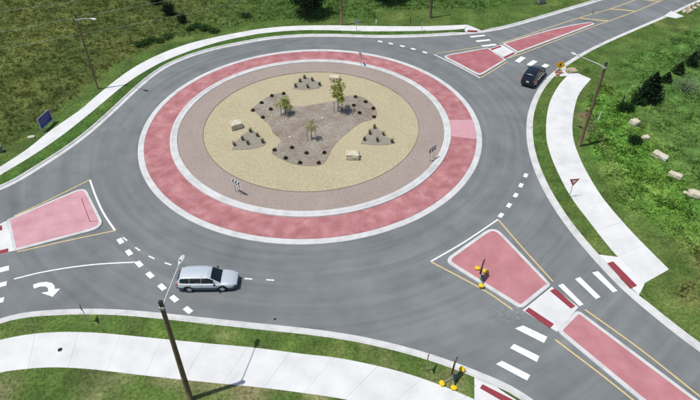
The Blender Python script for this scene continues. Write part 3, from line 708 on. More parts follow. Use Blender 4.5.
# ================================================================= UTILITY AND LAMP POLES
def lamp_pole(base_px, top_px, topz, arm, headz, label, r0=.17):
    bx, by = G(*base_px, ZG); tx, ty = G(*top_px, topz)
    bz = GZ(bx, by)-.3
    root = tag(empty('lamp_pole', (bx, by, bz)), label, 'lamp pole')
    t = Vector((tx-bx, ty-by, topz-bz))
    MB().tube([t*k for k in (0,.15,.35,.6,.85,1)], [r0, r0*.97, r0*.9, r0*.82, r0*.74, r0*.7], 12).build('pole', M['wood'], root, smooth=True)
    MB().tube([t-Vector((0,0,.02)), t+Vector((0,0,.06))], [r0*.82, r0*.62], 12).build('pole_cap', M['darkmetal'], root)
    a0 = t*.955; a = Vector((*arm, 0)); a1 = Vector((t.x+a.x, t.y+a.y, headz-bz))
    MB().tube([a0, a0+(a1-a0)*.3+Vector((0,0,.03)), a0+(a1-a0)*.7+Vector((0,0,.03)), a1], [.036,.034,.032,.03], 8).build('arm', M['lampgrey'], root, smooth=True)
    MB().tube([a0-Vector((0,0,.35)), a0+(a1-a0)*.16+Vector((0,0,.01))], .014, 6).build('arm_brace', M['lampgrey'], root)
    MB().box(a0, (.26,.26,.22), math.atan2(a.y, a.x)).build('arm_bracket', M['galv'], root, bevel=.02)
    ang = math.atan2(a.y, a.x); d = Vector((math.cos(ang), math.sin(ang), 0)); sp = Vector((-d.y, d.x, 0))
    hm = MB(); st = [(-.08,.05,.05),(.05,.09,.07),(.25,.16,.10),(.5,.18,.11),(.68,.13,.08),(.75,.05,.03)]
    vs, fs = [], []
    for s_, wd, ht in st:
        c_ = a1+d*s_; vs += [c_+sp*(wd*math.cos(q))+Vector((0,0,ht*.75*math.sin(q)+.02)) for q in [k*math.pi/5 for k in range(10)]]
    for i in range(len(st)-1):
        for k in range(10): fs.append((i*10+k, i*10+(k+1)%10, (i+1)*10+(k+1)%10, (i+1)*10+k))
    fs += [tuple(range(9, -1, -1)), tuple(range(50, 60))]
    head = hm.add(vs, fs).build('lamp_head', M['lampgrey'], root, smooth=True)
    MB().tube([a1+d*.38-Vector((0,0,.05)), a1+d*.38-Vector((0,0,.11))], [.13,.10], 12).build('lens', M['lens'], head)
    MB().tube([a1+d*.2+Vector((0,0,.08)), a1+d*.2+Vector((0,0,.17))], .04, 8).build('photocell', M['darkmetal'], head)
    return root, Vector((tx, ty, topz))
lamp_pole((190.5,399), (160.5,302), 9.55, (.45,2.75), 9.62, 'brown wooden lamp pole rising from the grass at bottom left', .18)
lamp_pole((579,146), (606.5,63), 9.3, (-1.85,2.15), 8.95, 'leaning brown wooden lamp pole beside the right footpath', .17)
_lp, ltop = lamp_pole((98,89), (75.5,16), 8.9, (2.0,-1.0), 9.05, 'thin wooden lamp pole beyond the far left footpath', .115)
def util_pole(px, label, h=9.2, r=.16, mat_='wood', arm=True):
    bx, by = G(*px, ZG); bz = GZ(bx, by)-.3
    root = tag(empty('utility_pole', (bx, by, bz)), label, 'utility pole')
    MB().tube([(0,0,0),(0,0,h*.4),(0,0,h+.3)], [r, r*.9, r*.72], 12).build('pole', M[mat_], root, smooth=True)
    if arm:
        MB().box((0,0,h-.35), (2.2,.10,.12), R_(120)).build('crossarm', M[mat_], root)
    for k in ((-1,0,1) if arm else (0,)):
        MB().tube([(k*math.cos(R_(120)), k*math.sin(R_(120)), h-.25), (k*math.cos(R_(120)), k*math.sin(R_(120)), h-.12), (k*math.cos(R_(120)), k*math.sin(R_(120)), h-.02)], [.05,.07,.03], 8).build('insulator', M['galv'], root)
    return (bx, by, bz+h)
p2 = util_pole((341.5,25.2), 'wooden utility pole standing behind the far footpath', arm=False)
p3 = util_pole((430.2,17.8), 'dark utility pole in the grass left of the far crossing', 8.6, .19, 'bark', arm=False)
# wires hang between the poles
def wire(a, b, sag, label, r=.010):
    a, b = Vector(a), Vector(b); pts = []
    for i in range(25):
        t = i/24; p = a.lerp(b, t); p.z -= sag*4*t*(1-t); pts.append(p)
    tag(MB().tube(pts, r, 5).build('overhead_wire', M['wire']), label, 'wire')
lx, ly, lz = ltop
W0 = Vector((*G(-120,49,8.4), 8.4))
wire(W0, (lx, ly, lz-.1), .3, 'upper overhead wire running left from the thin lamp pole')
wire((lx, ly, lz-.1), (p2[0], p2[1], p2[2]-.1), .5, 'upper overhead wire from the thin lamp pole to the far utility pole')
b0 = Vector((*G(82.5,33.5,6.9), 6.9)); W1 = Vector((*G(-120,66,6.7), 6.7))
wire(W1, b0, .25, 'lower overhead wire left of the thin lamp pole')
wire(b0, (p2[0], p2[1], 7.2), .55, 'lower overhead wire crossing right of the thin lamp pole')
wire((*G(-120,26,7.5), 7.5), (*G(180,-16,7.5), 7.5), .3, 'topmost overhead wire crossing the top left corner')
wire((p2[0], p2[1], p2[2]-.1), (p3[0], p3[1], p3[2]-.1), .3, 'overhead wire between the two far utility poles')
for px_, lab in (((-120,180), 0), ):
    pass

# ================================================================= SIGNS
def facing(n): return math.atan2(n[1], n[0])         # local +x is the face normal
def sign_root(name, px, n, label, cat='sign', z=None):
    x, y = G(*px, ZG if z is None else z); zz = GZ(x, y) if z is None else z
    return tag(empty(name, (x, y, zz), facing(n)), label, cat)
def poly_plate(name, pts, x0, x1, material, parent):
    """flat plate in the local y-z plane between x0 and x1"""
    n = len(pts); m = MB(); vs = [(x0, a, b) for a, b in pts]+[(x1, a, b) for a, b in pts]
    fs = [tuple(range(n))[::-1], tuple(range(n, 2*n))]+[(i, (i+1)%n, n+(i+1)%n, n+i) for i in range(n)]
    return m.add(vs, fs).build(name, material, parent)
def post(parent, h, r=.03, x=-.04, y=0.0, name='post', z0=-.15): return MB().tube([(x, y, z0), (x, y, h)], r, 8).build(name, M['galv'], parent)
def yield_sign(px, n, label, h=2.15, z=None):
    r = sign_root('yield_sign', px, n, label, z=z); post(r, h-.05)
    s_ = .46; tri = lambda k, c: [(-k, c+k*.58), (0, c-k*1.155), (k, c+k*.58)]
    zc = h-.30
    poly_plate('sign_back', tri(s_, zc), -.012, -.004, M['signback'], r)
    poly_plate('sign_face', tri(s_, zc), -.0035, .003, M['signred'], r)
    poly_plate('white_field', tri(s_*.48, zc), .0035, .006, M['signwhite'], r)
    return r
yield_sign((569.3,197.5), (.10,-1), 'red and white yield sign beside the right footpath')
yield_sign((87.5,322.5), (-.90,-.44), 'yield sign seen edge-on in the near verge at left')
yield_sign((426.5,371.5), (.93,-.36), 'small sign seen edge-on in the near verge left of the sandbagged stand', 1.95)
def chevron_sign(px, n, label, h=1.55, wd=1.15):
    r = sign_root('chevron_sign', px, n, label, z=idome(12.5)-.02); post(r, h-.05, .03, -.03, -.30); post(r, h-.05, .03, -.03, .30)
    hh = .62; z0 = h-hh
    poly_plate('sign_back', [(-wd/2,z0),(wd/2,z0),(wd/2,h),(-wd/2,h)], -.012, -.004, M['signback'], r)
    poly_plate('sign_face', [(-wd/2,z0),(wd/2,z0),(wd/2,h),(-wd/2,h)], -.0035, .003, M['signwhite'], r)
    for k in range(3):                                # chevrons point to the right of the approaching driver
        y0 = wd/2-.06-k*.36
        poly_plate('chevron', [(y0,z0+.05),(y0-.16,z0+.05),(y0-.31,z0+hh/2),(y0-.16,h-.05),(y0,h-.05),(y0-.15,z0+hh/2)][::-1], .0035, .006, M['black'], r)
    return r
chevron_sign((237.8,193.6), (-.62,-.78), 'white sign with black chevrons near the front of the island')
chevron_sign((431.6,159.8), (.72,-.70), 'white sign with black chevrons at the right of the island')
chevron_sign((360.6,64.6), (.96,.28), 'chevron sign seen edge-on at the back of the island', 1.65)
def small_sign(px, n, label, h, wd, ht, z=None, face='signback'):
    r = sign_root('road_sign', px, n, label, z=z); post(r, h-.02, .028)
    poly_plate('sign_back', [(-wd/2,h-ht),(wd/2,h-ht),(wd/2,h),(-wd/2,h)], -.012, -.004, M['signback'], r)
    poly_plate('sign_face', [(-wd/2,h-ht),(wd/2,h-ht),(wd/2,h),(-wd/2,h)], -.0035, .003, M[face], r)
small_sign((590.4,22.6), (.95,.30), 'thin keep-right sign post at the tip of the far splitter island', 1.9, .45, .6, z=.12, face='signwhite')
small_sign((356.5,31.2), (.15,1), 'small sign on the narrow verge behind the circle, seen from behind', 1.5, .62, .45)
small_sign((422,31), (.95,.3), 'thin sign post on the verge near the far crossing', 1.3, .3, .35)

# blue board
bl, br_ = G(41.5,131,.35), G(53.2,120.2,.35)
bx, by = (bl[0]+br_[0])/2, (bl[1]+br_[1])/2
dirv = unit(np.subtract(br_, bl)); wd = float(np.hypot(*np.subtract(br_, bl)))
nrm = (dirv[1], -dirv[0])
r = tag(empty('sign_board', (bx, by, GZ(bx, by)), facing(nrm)), 'navy blue board sign on two posts by the left footpath', 'sign')
hw = wd/2
for s_ in (-1, 1): MB().box((-.06, s_*(hw-.12), .75), (.09,.09,1.7)).build('post', M['boardframe'], r)
MB().box((0,0,.98), (.05, wd, 1.32)).build('board', M['boardframe'], r, bevel=.01)
poly_plate('blue_panel', [(-hw+.10,.42),(hw-.10,.42),(hw-.10,1.56),(-hw+.10,1.56)], .026, .032, M['blue'], r)
for z_, k0, k1 in ((1.22,-.62,.60),(.88,-.70,.55),(.62,-.45,.30)):      # lettering too small to read: pale broken rows
    y_ = k0*hw
    while y_ < k1*hw:
        l_ = random.uniform(.05,.16); poly_plate('lettering_row', [(y_,z_-.05),(min(y_+l_,k1*hw),z_-.05),(min(y_+l_,k1*hw),z_+.05),(y_,z_+.05)], .0325, .035, M['bluetext'], r); y_ += l_+.045

# diamond signs on sandbagged stands
def bag(parent, loc, rz, material, name='sandbag'):
    m = MB(); vs, fs = [], []; nx, ny = 10, 8
    for i in range(nx+1):
        u = -1+2*i/nx
        for j in range(ny):
            a = 2*math.pi*j/ny; rr = (1-abs(u)**3.2*.75); fold = 1+.12*math.sin(5*a+u*4)
            vs.append((u*.23, .19*math.cos(a)*rr*fold, .11+.11*math.sin(a)*rr*fold-(.02 if abs(u) > .8 else 0)))
    for i in range(nx):
        for j in range(ny): fs.append((i*ny+j, (i+1)*ny+j, (i+1)*ny+(j+1)%ny, i*ny+(j+1)%ny))
    fs += [tuple(range(ny)), tuple(reversed(range(nx*ny, nx*ny+ny)))]
    o = m.add(vs, fs).build(name, material, parent, smooth=True); o.location = loc; o.rotation_euler = (0,0,rz); return o
def stand_sign(px, n, bags_px, label, zc, material, z=None, half=.54, back='signdark'):
    r = sign_root('sign_stand', px, n, label, z=z); base = Vector(r.location); rz = r.rotation_euler.z
    inv = Matrix.Rotation(-rz, 3, 'Z')
    MB().tube([(0,0,.10),(0,0,zc+half)], .026, 8).build('mast', M['galv'], r)
    for bp in bags_px:
        q = Vector((*G(*bp, base.z+.08), base.z)); loc = inv @ (q-base); loc.z = .03
        MB().tube([(0,0,.16), (loc.x*.5, loc.y*.5, .12), (loc.x*1.12, loc.y*1.12, .03)], .02, 6).build('stand_leg', M['galv'], r)
        bag(r, loc, math.atan2(loc.y, loc.x)+1.2, material)
    MB().box((-.12,0,.22), (.24,.34,.30)).build('battery_box', M['cabinet'], r, bevel=.03)
    k = half; dia = [(0,zc-k),(k,zc),(0,zc+k),(-k,zc)]
    poly_plate('sign_back', dia, .028, .036, M[back], r)
    poly_plate('sign_face', dia, .037, .044, M['signyellow'], r)
    poly_plate('sign_border', [(p[0]*.86, zc+(p[1]-zc)*.86) for p in dia], .0445, .046, M['black'], r)
    poly_plate('sign_field', [(p[0]*.80, zc+(p[1]-zc)*.80) for p in dia], .0465, .048, M['signyellow'], r)
    # walking figure
    fig = [[(-.05,.10),(.09,.08),(.07,-.06),(-.05,-.06)], [(-.05,-.05),(.02,-.05),(-.10,-.30),(-.17,-.28)], [(0,-.05),(.07,-.05),(.17,-.28),(.10,-.30)], [(.07,.08),(.16,-.06),(.12,-.09),(.03,.04)], [(-.05,.09),(-.15,-.04),(-.11,-.07),(-.01,.04)]]
    hd = [(.03+.062*math.cos(a), .18+.062*math.sin(a)) for a in [k_*math.pi/5 for k_ in range(10)]]
    m = MB()
    for pl in fig+[hd]:
        if area2(pl) < 0: pl = pl[::-1]
        m.add([(.0505, a*1.15, zc+b*1.15+.04) for a, b in pl], [tuple(range(len(pl)))])
    m.build('walking_figure', M['black'], r)
    return r
stand_sign((480.2,279), (-.90,.43), [(477.6,268.4),(485.4,271.5),(481.4,286)], 'sign stand weighted with yellow sandbags on the pink splitter island', 1.38, M['bagyellow'], z=.125, half=.86)
stand_sign((452.2,378.5), (-.90,.43), [(442,383.6),(454,388),(462,369.6)], 'sign stand weighted with yellow sandbags in the verge at bottom right', 1.40, M['bagyellow'], half=.86)
stand_sign((558.6,72.6), (-.35,-.94), [(556.4,71.2),(560.6,72.2),(557.8,74.6)], 'yellow diamond sign with black walking figure beside the far right ramp', 1.02, M['bagorange'], back='signback', half=.56)

# ================================================================= ROCKS
def rock(px, dims, rz, label, group=None, material='rock', blocky=.85, seed=0, z=None, tilt=0.0):
    x, y = G(*px, IZ if z == 'isl' else ZG); zz = idome(math.hypot(x, y)) if z == 'isl' else GZ(x, y)
    bm = bmesh.new(); bmesh.ops.create_cube(bm, size=2.0)
    bmesh.ops.subdivide_edges(bm, edges=bm.edges[:], cuts=5, use_grid_fill=True)
    for v in bm.verts:
        s_ = v.co.normalized()*1.25; c_ = v.co.lerp(s_, 1-blocky)
        nz = noise.noise(c_*1.3+Vector((seed*7.3, 0, 0)))*.16+noise.noise(c_*3.5+Vector((seed*3.1, 5, 0)))*.06
        c_ = c_*(1+nz); v.co = Vector((c_.x*dims[0]/2, c_.y*dims[1]/2, c_.z*dims[2]/2))
    me = bpy.data.meshes.new('boulder'); bm.to_mesh(me); bm.free(); me.materials.append(M[material])
    o = bpy.data.objects.new('boulder', me); C.objects.link(o); o.location = (x, y, zz+dims[2]*.36); o.rotation_euler = (tilt, 0, rz)
    return tag(o, label, 'boulder', group)
rock((236.2,127.6), (1.15,.85,.75), R_(28), 'squared cream boulder on tan gravel at the left of the island', 'limestone blocks on the island', 'rock', .93, 1, 'isl', R_(4))
rock((352.6,158.2), (1.25,.80,.70), R_(-4), 'squared cream boulder on tan gravel at the front right of the island', 'limestone blocks on the island', 'rock', .93, 2, 'isl')
rock((334.8,80), (1.15,.80,.60), R_(-14), 'pale boulder behind the tallest young island tree', 'limestone blocks on the island', 'rock', .8, 3, 'isl')
rock((571,71.6), (1.2,.8,.38), R_(10), 'tan sandstone boulder beside the yellow diamond sign', None, 'rockbrown', .6, 4)
RB = 'boulders in the weeds at right'
rock((634.2,124.2), (.85,.8,.6), .4, 'pale boulder in the weeds, nearest the dark conifer', RB, 'rock', .6, 5)
rock((645.3,138.8), (.7,.5,.42), .1, 'smallest flat pale boulder in the weeds at right', RB, 'rock', .55, 6)
rock((660,157.4), (1.45,.7,.5), R_(-52), 'longest grey cream boulder in the weeds at right', RB, 'rock', .85, 7)
rock((674.5,177.4), (1.15,.6,.5), R_(-40), 'oblong cream boulder between the longest one and the corner one', RB, 'rock', .8, 8)
rock((692.6,197), (.95,.75,.6), R_(-20), 'pale boulder in the weeds closest to the right edge', RB, 'rock', .6, 9)
rock((684.6,194), (.35,.28,.22), .4, 'tiny pale stone beside the boulder closest to the right edge', RB, 'rock', .5, 10)
rock((31.5,137.8), (.7,.35,.22), R_(10), 'small flat pale stone below the navy blue board', None, 'rock', .6, 11)
for i, (a_, b_) in enumerate([(684,12.5),(687.5,9.5),(690,11.5),(692,7),(694,9.2),(696.5,4.5),(698.5,6.5),(688,13.4)]):
    rock((a_, b_), (random.uniform(.4,.9), random.uniform(.4,.7), .35), random.uniform(0,3), 'pale rubble stone at the end of the right kerb', 'rubble at the top right corner', 'rockbrown' if i % 2 else 'rock', .6, 20+i)

# ================================================================= PLANTS
def leaf_cloud(pts, size, cols, name, parent, elong=1.7):
    n = len(pts); a = rng.normal(0, 1, (n,3)); a /= np.linalg.norm(a, axis=1)[:,None]
    b = rng.normal(0, 1, (n,3)); b -= (b*a).sum(1)[:,None]*a; b /= np.linalg.norm(b, axis=1)[:,None]
    s_ = size*rng.uniform(.6, 1.3, (n,1))
    V = np.stack([pts-a*s_*elong/2, pts+b*s_/2, pts+a*s_*elong/2, pts-b*s_/2], 1).reshape(-1, 3)
    return raw_mesh(name, V, 4, np.repeat(cols, 4, 0), M['leaf'], parent=parent)
def palette(n, base, var=.3): return np.array(base)*rng.uniform(1-var, 1+var, (n,1))*rng.uniform(.92, 1.08, (n,3))
def tree(px, h, crown_h, rad, base, label, nleaf=1600, leaf=.10, clear=.35, group=None, stakes=False, z=None, cat='tree', name='young_tree', clumps=14, trunk_r=.04, dense=.35, xy=None):
    x, y = xy if xy else G(*px, IZ if z == 'isl' else ZG); zz = idome(math.hypot(x, y)) if z == 'isl' else GZ(x, y)
    root = tag(empty(name, (x, y, zz-.05)), label, cat, group)
    c0 = h-crown_h; m = MB(); tip = Vector((random.uniform(-.1,.1)*h*.2, random.uniform(-.1,.1)*h*.2, h*.97))
    tr = [Vector((tip.x*t*t, tip.y*t*t, h*.97*t)) for t in (0,.12,.3,.5,.7,.88,1)]
    m.tube(tr, [trunk_r*k for k in (1.25,1,.9,.75,.5,.3,.12)], 8)
    ends = []
    for i in range(clumps):
        t = (c0+crown_h*(.04+.86*(i+random.random())/clumps))/h; a = i*2.4+random.uniform(-.4,.4)
        u = (t*h-c0)/crown_h; rr = rad*(math.sin(math.pi*min(1, .22+.75*u))**.8)*random.uniform(.45,1.0)
        p0 = Vector((tip.x*t*t, tip.y*t*t, t*h*.86)); p1 = Vector((p0.x+math.cos(a)*rr, p0.y+math.sin(a)*rr, t*h+random.uniform(-.02,.06)*h))
        m.tube([p0, p0.lerp(p1, .55)+Vector((0,0,.04*h)), p1], [trunk_r*.42*(1.1-u*.6), trunk_r*.26, trunk_r*.1], 5, cap=False); ends.append((p1, rr)); ends.append((p0.lerp(p1, .6)+Vector((0,0,.03*h)), rr))
    ends.append((tip, rad*.4))
    m.build('trunk', M['bark'], root, smooth=True)
    per = nleaf//len(ends); P, Cc = [], []
    for p, rr in ends:
        sc = rad*dense*random.uniform(.6,1.2); q = rng.normal(0, 1, (per,3))*sc*np.array([.6,.6,.45])+np.array(p)
        P.append(q); Cc.append(palette(per, base)*random.uniform(.75,1.25))
    P, Cc = np.concatenate(P), np.concatenate(Cc); P[:,2] = np.maximum(P[:,2], c0*.9 if c0 > .3 else .05)
    leaf_cloud(P, leaf, Cc, 'crown', root)
    if stakes:
        for s_ in (-1, 1):
            MB().tube([(s_*.42, s_*.16, 0), (s_*.42, s_*.16, 1.35)], .03, 6).build('stake', M['stake'], root)
            MB().tube([(s_*.42, s_*.16, 1.2), (0, 0, 1.28)], .012, 5).build('strap', M['black'], root)
    return root
tree((285.4,114.6), 1.95, 1.15, .85, (.36,.38,.11), 'low spreading yellow-green young tree at the left of the island bed', 900, .10, z='isl', stakes=True, clumps=10, trunk_r=.035)
tree((311.8,140), 2.3, 1.3, .62, (.42,.40,.18), 'sparse pale olive young tree in the middle of the island bed', 420, .09, z='isl', stakes=True, clumps=9, trunk_r=.035)
tree((338.2,112), 3.9, 2.6, .95, (.36,.39,.09), 'tallest leafy young tree at the right of the island bed', 950, .12, z='isl', stakes=True, clumps=15, trunk_r=.045)
# low perennials in the beds
def perennial(px, r, h, base, label, group, upright=False):
    x, y = G(*px, IZ); zz = idome(math.hypot(x, y))
    n = 110 if not upright else 80
    a = rng.uniform(0, 2*np.pi, n); q = np.sqrt(rng.uniform(0, 1, n))*r; z = rng.uniform(.02, 1, n)*h*(1-.45*(q/r)**2)
    P = np.c_[np.cos(a)*q, np.sin(a)*q, z]
    root = tag(empty('perennial', (x, y, zz-.01)), label, 'shrub', group)
    if upright:
        b0 = np.c_[np.cos(a)*q*.35, np.sin(a)*q*.35, np.zeros(n)]; t = np.c_[np.cos(a)*q*1.1, np.sin(a)*q*1.1, h*rng.uniform(.6,1.15,n)]
        pr = np.c_[-np.sin(a), np.cos(a), np.zeros(n)]*.022
        V = np.stack([b0-pr, b0+pr, t], 1).reshape(-1, 3); raw_mesh('foliage', V, 3, np.repeat(palette(n, base), 3, 0), M['leaf'], parent=root)
    else: leaf_cloud(P, .10, palette(n, base), 'foliage', root, 1.3)
    MB().tube([(0,0,-.03),(0,0,h*.6)], [.02,.008], 5).build('stem', M['bark'], root)
dk = (.062,.060,.026); gr_ = (.17,.175,.075)
for c_ in [(272,96.4),(283.6,94.2),(261.8,103.4),(253,110.8),(270.8,109.8),(262.8,118)]: perennial(c_, .21, .26, dk, 'small dark clipped shrub in the left lobe of the island bed', 'dark shrubs in the left lobe')
for c_ in [(355.5,97.4),(365.6,102.4),(342.2,100.2),(353.7,106),(373.3,109),(359.5,113.4),(373.9,117.4)]: perennial(c_, .20, .25, dk, 'small dark clipped shrub in the right lobe of the island bed', 'dark shrubs in the right lobe')
for c_ in [(274.7,150.6),(292,148.2),(285.9,158.6),(306.5,153.6),(300,163.4),(324.2,153.4),(318.7,163.4)]: perennial(c_, .20, .25, dk, 'small dark clipped shrub in the front lobe of the island bed', 'dark shrubs in the front lobe')
for c_ in [(234.6,145.4),(242.9,140.2),(250.6,132.2),(257.6,136.6),(248,144.6),(262.8,143)]: perennial(c_, .24, .55, gr_, 'upright grassy tuft in the left wedge bed beside a boulder', 'tufts in the left wedge bed', True)
for c_ in [(295.6,87.2),(300,82),(304.7,78.6),(312.4,81),(319.6,85.6),(307.8,88)]: perennial(c_, .24, .55, gr_, 'upright grassy tuft in the far wedge bed', 'tufts in the far wedge bed', True)
for c_ in [(374.4,128.4),(369.8,134.2),(383.5,135.2),(364.4,140.6),(377.6,141.6),(392,142.6)]: perennial(c_, .24, .55, gr_, 'upright grassy tuft in the right wedge bed', 'tufts in the right wedge bed', True)
for c_, l_ in (((290,137.6), 'tiny white stone in the middle of the island bed'), ((322.5,118.4), 'tiny white stone below the tallest island tree')):
    rock(c_, (.17,.13,.10), .3, l_, None, 'signwhite', .4, 31, 'isl')
# field bushes and trees
def bush(px, r, h, base, label, n=1500, leaf=.14, group=None, cat='shrub', name='shrub', conical=False, xy=None, squash=1.0):
    x, y = xy if xy else G(*px, ZG); zz = GZ(x, y)
    root = tag(empty(name, (x, y, zz-.05)), label, cat, group)
    m = MB(); P, Cc = [], []
    if conical:
        m.tube([(0,0,0),(0,0,h*.5),(0,0,h*.97)], [r*.09, r*.05, .01], 8)
        k = 70
        for i in range(k):
            t = (i+.5)/k; a = i*2.4; rr = r*(1-t)**.85*random.uniform(.75,1.05)+.05; z0 = .12+t*h*.9
            e = Vector((math.cos(a)*rr, math.sin(a)*rr, z0-.10*rr+.06*h*(1-t)))
            m.tube([(0,0,z0), e], [.025*(1-t)+.006, .004], 4, cap=False)
            q = rng.uniform(.15, 1.0, (n//k,1))*np.array(e-Vector((0,0,z0)))+np.array([0,0,z0])+rng.normal(0, 1, (n//k,3))*rr*np.array([.16,.16,.10])
            P.append(q); Cc.append(palette(n//k, base)*random.uniform(.7,1.3))
    else:
        k = 14
        for i in range(k):
            a = i*2.4; u = random.uniform(.1,1); rr = r*math.sqrt(u)*.8; z1 = h*(.35+.6*random.random()*(1-.4*u))
            e = Vector((math.cos(a)*rr, math.sin(a)*rr*squash, z1)); m.tube([(0,0,0), (e.x*.4, e.y*.4, e.z*.6), e], [.04,.025,.006], 5, cap=False)
            q = rng.normal(0, 1, (n//k,3))*np.array([r*.30, r*.30*squash, h*.20])+np.array(e); P.append(q); Cc.append(palette(n//k, base)*random.uniform(.7,1.35))
    P, Cc = np.concatenate(P), np.concatenate(Cc); P[:,2] = np.abs(P[:,2])+.03
    m.build('trunk', M['bark'], root); leaf_cloud(P, leaf, Cc, 'crown', root, 1.5)
    return root
DK = (.017,.038,.014)
bush((648,100), 1.75, 3.6, DK, 'large dark conifer in the weeds at right', 5200, .15, cat='tree', name='conifer_tree', conical=True)
for i, (px_, r_, h_) in enumerate([((666,82),.75,1.2),((678,73.5),.85,1.5),((691,65.5),1.0,1.9),((703,58),1.3,2.6)]):
    bush(px_, r_, h_, (.024,.056,.018), ('dark evergreen next to the large conifer','second dark evergreen up the row from the large conifer','third dark evergreen up the row from the large conifer','dark evergreen at the right edge, end of the row')[i], 1500, .13, 'row of dark evergreens', 'tree', 'conifer_tree', conical=True)
bush((684,92), 1.5, 1.7, (.22,.28,.17), 'pale grey-green airy shrub beside the row of evergreens', 700, .10)
bush((638,103), .75, .8, (.020,.055,.016), 'dark low shrub touching the left of the conifer', 900, .13)
bush((624.5,110.5), .85, .8, (.022,.060,.016), 'dark low shrub left of the conifer by a small post', 900, .13)
bush((634.5,142.5), .6, .55, (.018,.050,.014), 'dark small shrub beside the smallest flat boulder', 600, .12)
bush((169,14.5), .8, 1.5, (.016,.034,.014), 'dark round bush in the field at top left, largest of three', 1300, .13, 'dark bushes in the far field')
bush((157,3), .8, 1.2, (.016,.034,.014), 'dark bush at the top edge of the far field', 1000, .13, 'dark bushes in the far field')
bush((182.5,22.5), .6, 1.1, (.018,.036,.014), 'dark small bush nearest the far footpath', 800, .12, 'dark bushes in the far field')
for i, (px_, h_) in enumerate([((305,14.5),7.5),((384,1.2),7.0)]):
    tree(px_, h_, h_*.86, 2.6 if i == 0 else 2.1, (.020,.040,.014), ('large dark tree at the top edge with shadow behind the far footpath','dark tree mostly above the top edge, right of the utility pole')[i], 7000, .20, name='broadleaf_tree', clumps=26, trunk_r=.16, dense=.38)
# green weed clumps along the fence line of the field
for i, (a_, b_) in enumerate([(146,44),(152,41),(160,42),(168,38),(190,30),(197,27),(140,46),(204,30),(246,17),(214,32)]):
    bush((a_, b_), random.uniform(.45,.75), random.uniform(.35,.6), (.040,.095,.022), 'bright green weed clump along the edge of the far field', 420, .12, 'weed clumps along the far field edge', 'weeds', 'weed_clump')

# ================================================================= SMALL THINGS
def stakepost(px, h, r, material, label, name='marker_post', lean=(0,0), cap=None):
    x, y = G(*px, ZG); root = tag(empty(name, (x, y, GZ(x, y)-.1)), label, 'post')
    MB().tube([(0,0,0), (lean[0], lean[1], h)], [r, r*.9], 8).build('shaft', M[material], root)
    MB().tube([(lean[0], lean[1], h), (lean[0]*1.02, lean[1]*1.02, h+.07)], [r*1.25, r*.6], 8).build('cap', M[cap or material], root)
stakepost((598,120), 1.0, .06, 'signwhite', 'white marker post with teal foot in the weeds by the leaning pole', lean=(.12,.05), cap='teal')
stakepost((590,114.5), .75, .05, 'teal', 'pale teal marker post just right of the leaning pole')
stakepost((376.2,24), .6, .07, 'signwhite', 'short white marker post right of the far utility pole')
stakepost((230.3,27), .6, .05, 'signwhite', 'thin white stake on the field edge above the far footpath')
stakepost((410.3,23), .9, .06, 'stake', 'grey wooden stake left of the dark utility pole')
stakepost((131.5,44), 1.3, .07, 'bark', 'dark wooden fence post standing in the left field', 'fence_post')
stakepost((191,27.5), 1.2, .07, 'bark', 'dark wooden fence post beside the small dark bush', 'fence_post')
stakepost((622,104), 1.1, .08, 'bark', 'dark wooden post beside the low shrub at right', 'fence_post')
stakepost((475,10), 1.0, .06, 'stake', 'thin grey stake on the mown bank above the far crossing')
r = tag(empty('utility_box', (*G(0.5,152,ZG), GZ(*G(0.5,152,ZG))-.02)), 'dark utility box cut by the left edge', 'box')
MB().box((0,0,.35), (.5,.45,.7), .4).build('body', M['cabinet'], r, bevel=.03); MB().box((0,0,.73), (.56,.5,.06), .4).build('lid', M['cabinet'], r, bevel=.015)
r = tag(empty('utility_box', (*G(541,3.2,ZG), GZ(*G(541,3.2,ZG))-.02)), 'pale utility box on the mown bank at the top edge', 'box')
MB().box((0,0,.35), (1.1,.5,.7), R_(24)).build('body', M['signback'], r, bevel=.03); MB().box((0,0,.73), (1.18,.58,.06), R_(24)).build('lid', M['signwhite'], r, bevel=.015); MB().box((0,0,.02), (1.5,.9,.08), R_(24)).build('plinth', M['darkmetal'], r)
def disc_thing(name, px, rad, zt, material, label, cat, ribs=True):
    x, y = G(*px, zt); root = tag(empty(name, (x, y, zt)), label, cat)
    MB().tube([(0,0,-.04),(0,0,.006)], rad, 20).build('rim', M['darkmetal'], root); MB().tube([(0,0,-.02),(0,0,.012)], rad*.86, 20).build('lid', material, root)
disc_thing('access_cover', (60,349.6), .16, ZG+.022, M['darkmetal'], 'small dark round cover set in the near footpath', 'cover')
disc_thing('access_cover', (275,319), .10, .002, M['darkmetal'], 'tiny dark cover in the asphalt by the near kerb', 'cover')
x_, y_ = G(585.5,115, ZG)
mm = MB(); mm.prism(fillet([(x_-.8,y_-.3),(x_-.2,y_-.7),(x_+.7,y_-.4),(x_+.6,y_+.5),(x_-.3,y_+.6)], .4), ZG-.05, ZG+.05)
tag(mm.build('soil_patch', M['soil']), 'bare brown dug soil patch left of the leaning pole', 'soil')

